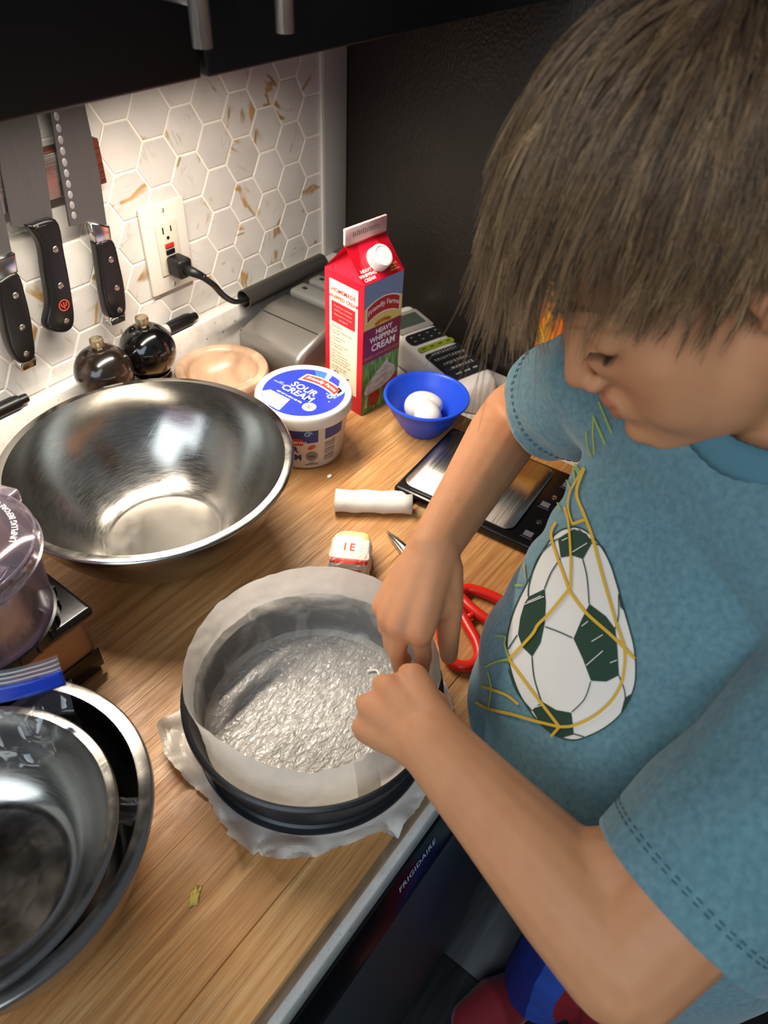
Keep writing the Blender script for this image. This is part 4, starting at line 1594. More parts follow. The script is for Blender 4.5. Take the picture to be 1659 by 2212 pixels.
# scraps
tag(part('paper_scrap', xf(lump(.0035, .0022, .0008, 2.0, .6, 2), Matrix.Translation((-.358, -.319, ZB + .0002))), pm('scrap_white', 'ece8e0', .6)), 'tiny white paper scrap on the board by the tub', 'scrap')
for i, (x_, y_, s_) in enumerate(((-.792, -.554, .0055),)):
    tag(part('butter_smear', xf(lump(.0060, .0034, .0004, 4.0, .9, 3, 0, .8), Matrix.Translation((x_, y_, ZB + .0001)) @ Matrix.Rotation(.6, 4, 'Z')), pm('yellow_smear', 'b9a048', .45)), 'yellow smear on the front of the board', 'smear')

# ------------------------------------------------------------------ steel bowls


def bowl_profile(R, h, rb, t=.0011, rim=.006, belly=.62):
    """outer wall from the centre of the base out to a rolled flat rim, then the inside back to the centre"""
    out = [(0, .0006), (rb * .62, .0006), (rb * .70, .0016), (rb * .92, .0016), (rb, .003)]
    n = 16
    for i in range(1, n + 1):
        a = i / n * pi / 2
        out.append((rb + (R - rim - rb) * sin(a) ** .92, .003 + (h - .003) * (1 - cos(a)) ** belly))
    o2 = out + [(R - rim + .0006, h - .0016), (R - .0008, h - .0032), (R + .0006, h - .0020), (R, h - .0004), (R - .0015, h + .0004), (R - rim + .001, h + .0003)]
    inn = []
    for i in range(n, 0, -1):
        a = i / n * pi / 2
        inn.append((rb + (R - rim - rb) * sin(a) ** .92 - t, .003 + (h - .003) * (1 - cos(a)) ** belly + t * .4))
    inn += [(rb - t, .0036), (rb * .92, .0030), (rb * .70, .0030), (rb * .60, .0022), (0, .0022)]
    return o2 + inn


big = thing('mixing_bowl', 'large empty stainless mixing bowl in front of the pepper mills', 'bowl', (-.5525, -.243, ZB))
part('bowl', lathe(bowl_profile(.147, .112, .064, rim=.0075), 160), 'bowl_steel', big)

ob_ = thing('mixing_bowl', 'medium stainless bowl at the lower left holding a smaller bowl', 'bowl', (-.868, -.4465, ZB))
part('bowl', lathe(bowl_profile(.1145, .105, .070, rim=.0085, belly=.8), 128), 'bowl_steel', ob_)
ib = thing('mixing_bowl', 'small stainless bowl nested inside the medium bowl', 'bowl', (-.8815, -.4495, ZB + .0405))
ibo = part('bowl', lathe(bowl_profile(.0985, .070, .056, rim=.0055, belly=.7), 128), 'bowl_steel', ib)
ibo.rotation_euler = (.02, .03, 0)

# zip bag squeezed between the bowls
zb_ = thing('zip_bag', 'clear plastic zip bag with blue zipper between the two bowls', 'bag', (-.80, -.38, ZB + .05))
film = MATS['clear_film']
film2 = MATS['clear_film_lip']
blue_zip = pm('zip_blue', '1c3fb4', .3)
S_ = Vector((-.7655, -.4135, 0))
E_ = Vector((-.905, -.322, 0))
zd = (E_ - S_).normalized()
zn = Vector((zd.y, -zd.x, 0))           # towards the bowl centre
if zn.dot(Vector((-.868, -.4465, 0)) - S_) < 0:
    zn = -zn


def zsheet(v0, v1, nu, nv, amp, seed_, lean):
    vs_, fs_ = [], []
    for j in range(nv + 1):
        for i in range(nu + 1):
            l_ = (E_ - S_).length * i / nu
            z_ = v0 + (v1 - v0) * j / nv
            k_ = 1.108 - z_
            q = S_ + zd * l_ + zn * (lean * k_ + .010 * sin(l_ * 38 + .6) * .5)
            n_ = amp * noise.noise(Vector((l_ * 60, z_ * 60, seed_)))
            f_ = amp * (abs(noise.noise(Vector((l_ * 25 + z_ * 30, z_ * 18, seed_ + 4)))) - .2)
            q = q + zn * (n_ + f_)
            vs_.append((q.x, q.y, z_ + n_ * .4))
    for j in range(nv):
        for i in range(nu):
            fs_.append((j * (nu + 1) + i, j * (nu + 1) + i + 1, (j + 1) * (nu + 1) + i + 1, (j + 1) * (nu + 1) + i))
    return mesh(vs_, fs_)


part('bag_film', zsheet(1.022, 1.081, 60, 24, .012, 1.0, .30), film, zb_, 'crinkled clear film', True)
part('zipper', zsheet(1.0812, 1.0935, 60, 4, .0006, 1.0, .30), blue_zip, zb_, 'blue zipper strip', True).modifiers.new('t', 'SOLIDIFY').thickness = .0014
part('bag_lip', zsheet(1.0937, 1.106, 60, 6, .0012, 2.0, .30), film2, zb_, 'clear ridged lip', True)
for k in range(3):
    part('lip_ridge', zsheet(1.0955 + k * .0034, 1.0963 + k * .0034, 60, 1, .0012, 2.0, .30), pm('ridge', 'b9bcc4', .25), zb_, world=True).modifiers.new('t', 'SOLIDIFY').thickness = .0006
fcm = lump(.004, .014, .009, 9.0, .5, 4, 0, .8)
fcm.transform(Matrix.Translation((-.7975, -.4985, ZB + .060)) @ Matrix.Rotation(.55, 4, 'Z') @ Matrix.Rotation(.5, 4, 'Y'))
part('film_corner', fcm, MATS['crumpled_film'], zb_, 'crumpled film corner', True)

# ------------------------------------------------------------------ food processor
fx, fy = -.7725, -.291
fp = thing('food_processor', 'small food processor with clear lidded work bowl at left edge', 'food processor', (fx, fy, ZB))
steel_b = pm('processor_steel', 'b08d70', .38, .55, var=('8f7058', 12, .35, .7))  # warm reflection of the board put into the steel colour
part('base', box(-.066, .066, -.046, .052, .006, .080, .008, 4), steel_b, fp, 'brushed metal base')
part('top_plate', box(-.072, .0715, -.0525, .058, .0805, .0905, .004, 3), pm('gloss_black2', '0b0b0d', .2, bump=(60, .1, .001)), fp, 'glossy black top plate')
part('foot_plate', box(-.064, .064, -.044, .050, .0, .0058, .002), black_plastic, fp)
ctl = part('control_panel', box(.004, .0662, -.0478, -.0462, .010, .034, .0006), pm('gloss_black', '060607'), fp, 'black switch panel')
part('lettering', txt_mapped('HI', .0075, lambda u, v: (.030 + u, -.0482, .020 + v), bold=.02), flat('silver_print', 'a0a4aa'), ctl)
clear = MATS['clear_plastic']
clear_d = MATS['clear_plastic_frosted']
part('work_bowl', lathe([(.0500, .0960), (.0560, .0960), (.0600, .1000), (.0655, .1760), (.0645, .1760), (.0588, .1010), (.0550, .0975), (.0500, .0972)], 72), clear_d, fp, 'smoky clear work bowl')
part('bowl_collar', lathe([(.0560, .0910), (.0622, .0910), (.0622, .1010), (.0600, .1020), (.0600, .0960), (.0560, .0955)], 72), pm('collar_dark', '131214', .3), fp, 'dark slotted collar')
for i in range(24):
    a = 2 * pi * i / 24
    part('collar_rib', xf(box(.0620, .0640, -.0012, .0012, .092, .1005), Matrix.Rotation(a, 4, 'Z')), pm('collar_dark', '131214'), fp)
ldp = part('lid', lathe([(.0660, .1700), (.0690, .1700), (.0692, .1790), (.0672, .1850), (.0600, .1890), (.0450, .1915), (.0200, .1920), (.0200, .1910), (.0450, .1904), (.0592, .1880), (.0655, .1840), (.0662, .1785)], 72), clear, fp, 'clear lid')
part('lid_rim', lathe([(.0690, .1715), (.0704, .1720), (.0704, .1735), (.0690, .1740)], 72, closed=True), clear_d, ldp)
part('lid_rim', lathe([(.0672, .1840), (.0684, .1848), (.0676, .1862), (.0664, .1856)], 72, closed=True), clear_d, ldp)
part('lid_chimney', lathe([(.0200, .1905), (.0200, .2050), (.0212, .2060), (.0212, .1912)], 40), clear, ldp)
tb_ = xf(box(.066, .078, -.011, .011, .1700, .1840, .002, 2), Matrix.Rotation(.35, 4, 'Z'))
part('locking_tab', tb_, clear_d, ldp, 'clear locking tab')


def lid_txt(u, v):
    a = -.35 - u / .0525 + 1.1
    r = .0525 - v
    a = -.2 + u / .0525
    r = .0535 + v
    # reads from outside, running round the rim
    return (r * cos(a - 1.0), r * sin(a - 1.0), .1908 - (r - .045) * .18 + .0022)


def lid_txt2(u, v):
    a = -.1 + u / .0545
    r = .0545 - v
    return (r * cos(a), r * sin(a), .1915 - max(0, r - .045) * .2 + .0006)


part('lettering', txt_mapped('UNPLUG BEFORE CLEANING', .0062, lid_txt2, bold=.01), flat('emboss', 'd9d5da', .3), ldp, 'embossed warning lettering')
part('blade_hub', lathe([(0, .097), (.016, .097), (.0175, .100), (.0140, .120), (.0125, .165), (.0100, .172), (0, .174)], 32), pm('hub_grey', 'b7b3ad', .4), fp, 'grey blade hub')
for k in range(2):
    bl = box(.010, .050, -.006, .006, .112 + k * .02, .1135 + k * .02, .0004)
    bl.transform(Matrix.Rotation(k * pi + .5, 4, 'Z'))
    part('chopping_blade', bl, pol_steel, fp)

# ------------------------------------------------------------------ springform pan
PX, PY = -.6240, -.5270
pan = thing('springform_pan', 'dark grey springform cake pan lined with parchment', 'cake pan', (PX, PY, ZB + .0007))
pan_m = pm('nonstick_grey', '2b2d31', .36, .45, bump=(700, .08, .0003))
RB, RT, HT = .1005, .1060, .0545
part('ring', lathe([(RB + .0008, .0015), (RB + .0012, .006), (RB - .001, .0075), (RT, HT - .003), (RT + .0035, HT - .0035), (RT + .0052, HT - .0015), (RT + .0050, HT + .0010), (RT + .0028, HT + .0024), (RT + .0004, HT + .0012), (RT - .0012, HT - .003), (RB - .0022, .0075)], 144), pan_m, pan, 'dark grey side ring with rolled rim')
part('base_plate', lathe([(0, .0002), (RB + .0035, .0002), (RB + .0045, .0016), (RB + .0038, .0032), (RB - .0035, .0040), (0, .0042)], 144), pan_m, pan)
# latch on the side towards the right hand
la = math.radians(-62)
lt = bmesh.new()
me = box(.0, .006, -.020, .020, .010, .042, .002, 2)
me.transform(Matrix.Rotation(la, 4, 'Z') @ Matrix.Translation((.1045, 0, 0)))
lat = part('latch', me, pm('latch_black', '141518', .35, .4), pan, 'black side latch')
me = tube(smooth_path([(.1085, -.028, .026), (.113, -.012, .027), (.113, .010, .027), (.1085, .026, .026)], 6), .0028, 10)
me.transform(Matrix.Rotation(la, 4, 'Z'))
part('latch_lever', me, pm('latch_black', '141518'), lat)
me = box(.0, .006, -.006, .006, .026, .040, .002, 2)
me.transform(Matrix.Rotation(math.radians(141), 4, 'Z') @ Matrix.Translation((.1035, 0, 0)))
part('side_clip', me, pm('latch_black', '141518'), pan, 'small black clip')

# buttered parchment on the floor of the pan
pd = thing('parchment_disc', 'buttered crinkled parchment on the floor of the cake pan', 'paper', (PX, PY, ZB + .0045))
vs, fs = [(0, 0, .0006)], []
NR, NA = 40, 120
for i in range(1, NR + 1):
    for k in range(NA):
        a = 2 * pi * k / NA
        r = .0975 * i / NR
        x_, y_ = r * cos(a), r * sin(a)
        h_ = .0011 * noise.noise(Vector((x_ * 60 + y_ * 25, y_ * 110 - x_ * 40, 1.5))) + .0006 * noise.noise(Vector((x_ * 160, y_ * 240, 5)))
        vs.append((x_, y_, .0016 + max(h_, -.0012)))
for k in range(NA):
    fs.append((0, 1 + k, 1 + (k + 1) % NA))
for i in range(NR - 1):
    for k in range(NA):
        j = (k + 1) % NA
        fs.append((1 + i * NA + k, 1 + (i + 1) * NA + k, 1 + (i + 1) * NA + j, 1 + i * NA + j))
part('buttered_sheet', mesh(vs, fs), 'buttered_paper', pd)
# butter streak near the right hand
stp = smooth_path([(.066, -.008, .0034), (.072, -.014, .0036), (.069, -.022, .0036), (.073, -.029, .0036), (.066, -.036, .0036)], 6)
part('butter_streak', tube(stp, .0011, 8), pm('butter_white', 'f0ead6', .3), pd, 'smeared butter ridge')

# parchment strip standing round the inside
ps = thing('parchment_strip', 'white parchment strip standing round the inside of the cake pan', 'paper', (PX, PY, ZB + .006))
vs, fs = [], []
NA, NVv = 200, 26
cam_a = atan2(CAM_LOC.y - PY, CAM_LOC.x - PX)
for k in range(NA + 8):                    # overlaps itself by a few steps
    a = cam_a + .34 + 2 * pi * k / NA
    f_ = .5 + .5 * cos(a - cam_a)          # 1 in front, 0 at the back
    fr2 = max(0.0, (f_ - .62) / .38)
    fr2 = fr2 * fr2 * (3 - 2 * fr2)
    hgt = .0815 - .004 * f_ + .0030 * noise.noise(Vector((cos(a) * 2.2, sin(a) * 2.2, .4))) + .0012 * noise.noise(Vector((cos(a) * 9, sin(a) * 9, 2)))
    hgt -= .0210 * fr2
    hgt += .0035 * noise.noise(Vector((cos(a) * 7, sin(a) * 7, 9))) * fr2
    for j in range(NVv + 1):
        v = j / NVv
        lean = fr2 * (.020 * v ** 1.6) + .0006 * noise.noise(Vector((cos(a) * 6, sin(a) * 6, v * 3)))
        r = .0970 + (.1020 - .0970) * v - lean - (.0008 if k >= NA else 0)
        flare = max(0, v * hgt - .050) * (1 - fr2)
        r += flare * .10
        if v < .12:
            r -= .008 * (1 - v / .12) ** 2     # foot turned inwards on the floor
        wr_ = .0006 * noise.noise(Vector((a * 14, v * 8, 6)))
        vs.append(((r + wr_) * cos(a), (r + wr_) * sin(a), .0012 + v * hgt))
for k in range(NA + 7):
    for j in range(NVv):
        fs.append((k * (NVv + 1) + j, (k + 1) * (NVv + 1) + j, (k + 1) * (NVv + 1) + j + 1, k * (NVv + 1) + j + 1))
so = part('side_strip', mesh(vs, fs), 'greased_paper', ps)

# crumpled sheet clamped under the pan, corners sticking out
us = thing('parchment_sheet', 'crumpled parchment sheet sticking out under the cake pan', 'paper', (PX, PY, ZB))
OFX, OFY = -.622 - PX, -.533 - PY
prof = {126: .130, 135: .141, 145: .136, 153: .128, 160: .121, 168: .116, 176: .119, 184: .123, 187: .130, 193: .128, 198: .126, 202: .131, 210: .124, 218: .119, 226: .114, 234: .112, 240: .111, 246: .113, 250: .124, 254: .119, 262: .116, 269: .1135, 280: .116, 300: .122, 320: .119, 340: .116, 0: .118, 30: .121, 60: .118, 90: .120, 110: .122}
keys = sorted(prof)


def p_r(deg):
    deg %= 360
    for i_, k_ in enumerate(keys):
        nk = keys[(i_ + 1) % len(keys)] + (360 if i_ == len(keys) - 1 else 0)
        if k_ <= deg <= nk:
            return prof[k_] + (prof[nk % 360] - prof[k_]) * (deg - k_) / (nk - k_)
    k_, nk = keys[-1] - 360, keys[0]
    return prof[keys[-1]] + (prof[keys[0]] - prof[keys[-1]]) * (deg - k_) / (nk - k_)


vs, fs = [], []
NA, NR = 360, 16
rnd = random.Random(5)
for k in range(NA):
    a = 2 * pi * k / NA
    R_ = p_r(k * 360 / NA) + .0015 * noise.noise(Vector((a * 30, 0, 0)))
    for i in range(NR + 1):
        t = i / NR
        r = .088 + (R_ - .088) * t
        out = max(0, r - .105)
        # sharp folded crumple: folded noise gives creases
        x_, y_ = r * cos(a) + OFX * t, r * sin(a) + OFY * t
        n1 = abs(noise.noise(Vector((x_ * 26, y_ * 26, 2.0))))
        n2 = abs(noise.noise(Vector((x_ * 60, y_ * 60, 8.0))))
        z_ = .0006 + out * (1.5 * n1 + .45 * n2)
        vs.append((x_, y_, z_ if r > .105 else .0003))
for k in range(NA):
    j = (k + 1) % NA
    for i in range(NR):
        fs.append((k * (NR + 1) + i, k * (NR + 1) + i + 1, j * (NR + 1) + i + 1, j * (NR + 1) + i))
uo = part('sheet', mesh(vs, fs), 'parchment', us)
uo.data.set_sharp_from_angle(angle=math.radians(16))

# ================================================================== the child
HC = Vector((-.427, -.676, 1.368))
HF, HL, HU = Vector((-.538, .599, -.592)), Vector((-.795, -.594, .122)), Vector((-.278, .537, .796))
HM = Matrix(((HF.x, HL.x, HU.x, HC.x), (HF.y, HL.y, HU.y, HC.y), (HF.z, HL.z, HU.z, HC.z), (0, 0, 0, 1)))
HMI = HM.inverted()


def hd_(x, y, z):
    return HM @ Vector((x, y, z))


TS = Vector((.46, .888, 0)).normalized()      # from the left to the right shoulder
TF = Vector((-.888, .46, 0)).normalized()     # the way the chest faces
R_SH, L_SH = Vector((-.352, -.618, 1.210)), Vector((-.498, -.872, 1.198))
R_EL, R_WR = Vector((-.293, -.517, 1.097)), Vector((-.510, -.562, 1.104))
L_EL, L_WR = Vector((-.672, -.817, 1.050)), Vector((-.636, -.650, 1.064))
NECK = Vector((-.408, -.748, 1.262))

person = thing('person', 'child in a teal soccer-ball t-shirt bending over the cake pan', 'person', (-.44, -.80, 0))


PLOC = Vector(person.location)


def add_limb(bm, pts, rad, flat=1.0, up=None, seg=16):
    """closed tapered limb with rounded ends"""
    P = [Vector(p) for p in pts]
    Rr = list(rad)
    Fl = flat if isinstance(flat, (list, tuple)) else [flat] * len(P)
    t0 = (P[1] - P[0]).normalized()
    t1 = (P[-1] - P[-2]).normalized()
    Q, RR_, FF = [], [], []
    for k in (0, 1, 2):
        a = (.08, .5, .87)[k]
        b = sqrt(1 - a * a)
        Q.append(P[0] - t0 * Rr[0] * b)
        RR_.append(Rr[0] * a)
        FF.append(Fl[0])
    for p, r, f in zip(P, Rr, Fl):
        Q.append(p)
        RR_.append(r)
        FF.append(f)
    for k in (2, 1, 0):
        a = (.08, .5, .87)[k]
        b = sqrt(1 - a * a)
        Q.append(P[-1] + t1 * Rr[-1] * b)
        RR_.append(Rr[-1] * a)
        FF.append(Fl[-1])
    nv = Vector(up) if up is not None else (Vector((0, 0, 1)) if abs(t0.z) < .9 else Vector((1, 0, 0)))
    rows = []
    for i in range(len(Q)):
        t = (Q[min(i + 1, len(Q) - 1)] - Q[max(i - 1, 0)]).normalized()
        nv = nv - t * nv.dot(t)
        nv.normalize()
        bv = t.cross(nv)
        rows.append([bm.verts.new(Q[i] + nv * (RR_[i] * FF[i] * cos(2 * pi * k / seg)) + bv * (RR_[i] * sin(2 * pi * k / seg))) for k in range(seg)])
    for A, B in zip(rows, rows[1:]):
        for k in range(seg):
            j = (k + 1) % seg
            bm.faces.new((A[k], A[j], B[j], B[k]))
    bm.faces.new(rows[0][::-1])
    bm.faces.new(rows[-1])


def add_ball(bm, c, r, M=None):
    """ellipsoid; r number or (rx, ry, rz) in the frame M"""
    rx, ry, rz = (r, r, r) if not isinstance(r, (tuple, list)) else r
    res = bmesh.ops.create_icosphere(bm, subdivisions=3, radius=1)
    for v in res['verts']:
        q = Vector((v.co.x * rx, v.co.y * ry, v.co.z * rz))
        v.co = (M @ (Vector(c) + q)) if M is not None else Vector(c) + q


def remesh(bm, voxel, smooth_it=6, fac=.5):
    bmesh.ops.recalc_face_normals(bm, faces=bm.faces)
    me = bpy.data.meshes.new('tmp')
    bm.to_mesh(me)
    bm.free()
    o = link('tmp', me)
    m_ = o.modifiers.new('r', 'REMESH')
    m_.mode = 'VOXEL'
    m_.voxel_size = voxel
    m_.use_smooth_shade = True
    if smooth_it:
        s_ = o.modifiers.new('s', 'SMOOTH')
        s_.factor = fac
        s_.iterations = smooth_it
    dg = bpy.context.evaluated_depsgraph_get()
    dg.update()
    out = bpy.data.meshes.new_from_object(o.evaluated_get(dg))
    bpy.data.objects.remove(o)
    bpy.data.meshes.remove(me)
    out.polygons.foreach_set('use_smooth', [True] * len(out.polygons))
    return out


# ------------------------------------------------------------------ body: head, neck, trunk, arms, hands, legs
bm = bmesh.new()
B = lambda c, r: add_ball(bm, c, r, HM)


def HLm(pts, rad, flat=1.0):
    add_limb(bm, [hd_(*p) for p in pts], rad, flat, up=HU)


B((-.008, 0, .052), (.094, .073, .080))
B((.042, 0, .044), (.047, .058, .044))
B((.034, 0, -.020), (.054, .060, .062))
for s_ in (1, -1):
    B((.050, .034 * s_, -.036), (.030, .028, .031))
    HLm([(-.002, .050 * s_, -.040), (.030, .040 * s_, -.078), (.066, .012 * s_, -.092)], [.020, .021, .018])
    B((.0735, .0305 * s_, -.001), (.0125, .0165, .0115))
    HLm([(.066, .046 * s_, .014), (.080, .028 * s_, .019), (.0865, .010 * s_, .013)], [.008, .0085, .008])
    B((.0935, .0098 * s_, -.0375), (.0085, .0068, .0065))
    B((-.004, .0725 * s_, .002), (.016, .0050, .027))
    B((-.012, .0765 * s_, .010), (.010, .0045, .018))
    B((.002, .0715 * s_, -.020), (.0075, .0048, .0085))
B((.074, 0, -.089), (.019, .019, .015))
B((.034, 0, -.058), (.052, .050, .040))
for s_ in (1, -1):
    B((.0785, .0165 * s_, -.0185), (.0145, .0130, .0180))
for s_ in (1, -1):
    B((.046, .032 * s_, -.056), (.034, .028, .032))
B((.068, 0, -.062), (.026, .030, .022))
HLm([(.0865, 0, .006), (.0930, 0, -.012), (.1010, 0, -.030)], [.0080, .0082, .0095])
HLm([(.083, -.020, -.0585), (.0915, -.008, -.0555), (.0930, 0, -.0565), (.0915, .008, -.0555), (.083, .020, -.0585)], [.003, .0048, .0050, .0048, .003])
HLm([(.083, -.017, -.0625), (.0905, -.006, -.0665), (.0905, .006, -.0665), (.083, .017, -.0625)], [.003, .0056, .0056, .003])
# neck and trunk
add_limb(bm, [hd_(-.030, 0, -.020), hd_(-.028, 0, -.070), NECK + Vector((0, 0, .01)), NECK - Vector((0, 0, .05))], [.048, .043, .042, .046])
add_limb(bm, [R_SH + Vector((0, 0, -.008)), NECK + Vector((.004, -.004, -.060)), L_SH + Vector((0, 0, -.008))], [.040, .048, .042])
add_limb(bm, [Vector((-.416, -.752, 1.15)), Vector((-.440, -.775, .98)), Vector((-.440, -.840, .80)), Vector((-.430, -.870, .72))], [.062, .070, .075, .080], flat=[1.35, 1.35, 1.3, 1.3], up=TS)
for hip, knee, ank in ((Vector((-.405, -.835, .70)), Vector((-.430, -.825, .38)), Vector((-.400, -.815, .08))), (Vector((-.434, -.920, .70)), Vector((-.450, -.930, .38)), Vector((-.415, -.945, .08)))):
    add_limb(bm, [hip, knee, ank], [.072, .050, .034])
    add_limb(bm, [ank + Vector((.02, -.01, -.035)), ank + TF * .12 + Vector((0, 0, -.05))], [.030, .024])
# arms
add_limb(bm, [R_SH, R_SH.lerp(R_EL, .5) + Vector((.004, .002, .0)), R_EL], [.047, .041, .036])
add_limb(bm, [R_EL, R_EL.lerp(R_WR, .22), R_EL.lerp(R_WR, .6), R_WR], [.0355, .0350, .0280, .0215])
add_limb(bm, [L_SH, L_SH.lerp(L_EL, .5), L_EL], [.050, .045, .0405])
add_limb(bm, [L_EL, L_EL.lerp(L_WR, .25) + Vector((0, 0, .001)), L_EL.lerp(L_WR, .65), L_WR], [.0405, .0385, .0310, .0255])
add_limb(bm, [L_EL.lerp(L_WR, .30), L_EL.lerp(L_SH, .22) + Vector((.004, .012, .0)), L_EL.lerp(L_SH, .55)], [.030, .033, .036])
KN = []


def hand(wr, mcps, fingers, thumb, rw, palm_n):
    """metacarpals fan out from the wrist, then each finger chain; thumb leaves the side of the palm near its base"""
    c = Vector((0, 0, 0))
    for m_ in mcps:
        c += m_ / 4
    ext = []
    for i, m_ in enumerate(mcps):
        ext.append((m_, i))
        if i < 3:
            ext.append(((m_ + mcps[i + 1]) / 2 - palm_n * .0030, None))
    for m_, i in ext:
        side = (m_ - c) * .38
        add_limb(bm, [wr + side * .6, wr.lerp(m_, .45) + side * .30 + palm_n * .0005, wr.lerp(m_, .8) + side * .08, m_], [rw * .84, .0150, .0136, .0118 if i is not None else .0098])
        if i is not None:
            KN.append((m_ + palm_n * .004, .009, .28))
    add_ball(bm, wr.lerp(c, .55) - palm_n * .006, .0165)
    for m_, ch, r0 in fingers:
        pts = [m_] + ch
        add_limb(bm, pts, [r0 * 1.14] + [r0 * 1.04, r0 * .98, r0 * .86][:len(ch)], seg=14)
        for q in ch[:-1]:
            KN.append((q, .007, .22))
    add_limb(bm, thumb, [.0165, .0125, .0098, .0082], seg=14)
    add_limb(bm, [wr.lerp(mcps[0], .25), wr.lerp(mcps[0], .45).lerp(thumb[1], .5), thumb[1]], [.0165, .0150, .0120])
    add_limb(bm, [wr.lerp(mcps[0], .70), thumb[1].lerp(thumb[2], .10)], [.0115, .0105])


# right hand: back of the hand up, index and middle reaching down inside the pan wall, thumb outside it
ri, rm, rr_, rp = Vector((-.5655, -.5905, 1.0700)), Vector((-.5695, -.5735, 1.0685)), Vector((-.5660, -.5610, 1.0650)), Vector((-.5560, -.5480, 1.0610))
hand(R_WR, [ri, rm, rr_, rp],
     [(ri, [Vector((-.5660, -.5965, 1.0430)), Vector((-.5645, -.5955, 1.0215)), Vector((-.5650, -.5925, 1.0060))], .0075),
      (rm, [Vector((-.5735, -.5765, 1.0380)), Vector((-.5700, -.5770, 1.0170)), Vector((-.5660, -.5765, 1.0040))], .0074),
      (rr_, [Vector((-.5690, -.5670, 1.0360)), Vector((-.5620, -.5720, 1.0180)), Vector((-.5560, -.5740, 1.0100))], .0076),
      (rp, [Vector((-.5590, -.5520, 1.0370)), Vector((-.5510, -.5570, 1.0230)), Vector((-.5450, -.5600, 1.0180))], .0068)],
     [Vector((-.5130, -.5760, 1.0920)), Vector((-.5240, -.5915, 1.0660)), Vector((-.5320, -.6000, 1.0370)), Vector((-.5320, -.6030, 1.0130))], .0215, Vector((-.45, -.25, .85)).normalized())
# left hand: knuckles up, fingers curled down over the front edge
li, lm_, lr, lp_ = Vector((-0.6070, -0.6135, 1.0755)), Vector((-0.6235, -0.6030, 1.0710)), Vector((-0.6380, -0.5980, 1.0595)), Vector((-0.6475, -0.6015, 1.0455))
hand(L_WR, [li, lm_, lr, lp_],
     [(li, [Vector((-0.5925, -0.5990, 1.0515)), Vector((-0.5885, -0.6020, 1.0285)), Vector((-0.5915, -0.6090, 1.0155))], .0086),
      (lm_, [Vector((-0.6095, -0.5870, 1.0455)), Vector((-0.6035, -0.5920, 1.0245)), Vector((-0.6045, -0.6010, 1.0155))], .0086),
      (lr, [Vector((-0.6265, -0.5830, 1.0355)), Vector((-0.6215, -0.5910, 1.0185)), Vector((-0.6225, -0.6000, 1.0135))], .0080),
      (lp_, [Vector((-0.6405, -0.5890, 1.0245)), Vector((-0.6365, -0.5980, 1.0115)), Vector((-0.6365, -0.6060, 1.0105))], .0072)],
     [Vector((-0.6185, -0.6430, 1.0555)), Vector((-0.5985, -0.6290, 1.0435)), Vector((-0.5865, -0.6160, 1.0305)), Vector((-0.5865, -0.6070, 1.0185))], .0250, Vector((-.35, -.30, .88)).normalized())

body_me = remesh(bm, .0023, 9, .5)

# sculpting in head space: gaussian pushes
PUSH = [((.086, .0305, -.0125), .0090, (-.0030, 0, 0)), ((.086, -.0305, -.0125), .0090, (-.0030, 0, 0)),    # below the lids
        ((.084, .0175, .002), .0065, (-.0035, 0, 0)), ((.084, -.0175, .002), .0065, (-.0035, 0, 0)),
        ((.094, 0, -.0605), .0040, (-.0022, 0, 0)), ((.094, .012, -.0605), .0040, (-.0018, 0, 0)), ((.094, -.012, -.0605), .0040, (-.0018, 0, 0)),
        ((.092, 0, -.0745), .0070, (-.0022, 0, 0)), ((.083, .023, -.060), .0050, (-.0020, 0, 0)), ((.083, -.023, -.060), .0050, (-.0020, 0, 0)),
        ((.099, .0055, -.0415), .0028, (-.0012, 0, .0030)), ((.099, -.0055, -.0415), .0028, (-.0012, 0, .0030)),
        ((-.002, .0785, .004), .0075, (0, -.0040, 0)), ((.100, 0, -.0470), .0045, (-.0015, 0, 0))]
LIPS = [((.0935, 0, -.0565), (.006, .017, .0052), .6), ((.0925, 0, -.0668), (.006, .014, .0060), .6)]
SOFT = [((.070, .042, -.032), .022, .22), ((.070, -.042, -.032), .022, .22), ((.105, 0, -.033), .010, .20), ((-.006, .076, .002), .025, .30), ((.074, .030, -.009), .008, .25)]
KNB = [(k, r, s) for k, r, s in KN] + [(R_EL, .03, .12), (L_EL + Vector((0, -.02, -.03)), .04, .18)]
co = np.empty(len(body_me.vertices) * 3)
body_me.vertices.foreach_get('co', co)
co = co.reshape(-1, 3)
tint = np.zeros(len(co))
hm = co[:, 2] > 1.24
mi, mf = np.array(HMI), np.array(HM)
h = co[hm] @ mi[:3, :3].T + mi[:3, 3]
for p_, r_, d_ in PUSH:
    g_ = np.exp(-((h - np.array(p_)) ** 2).sum(1) / (r_ * r_))
    h = h + g_[:, None] * np.array(d_)
tv = np.zeros(len(h))
for p_, r_, s_ in LIPS:
    e = (((h - np.array(p_)) / np.array(r_)) ** 2).sum(1)
    tv = np.maximum(tv, s_ * np.clip((1.5 - e) * 1.6, 0, 1))
for p_, r_, s_ in SOFT:
    tv = np.maximum(tv, s_ * np.exp(-((h - np.array(p_)) ** 2).sum(1) / (r_ * r_)))
tint[hm] = tv
co[hm] = h @ mf[:3, :3].T + mf[:3, 3]
for p_, r_, s_ in KNB:
    tint = np.maximum(tint, np.where(hm, 0, s_ * np.exp(-((co - np.array(p_)) ** 2).sum(1) / (r_ * r_))))
body_me.vertices.foreach_set('co', co.ravel())
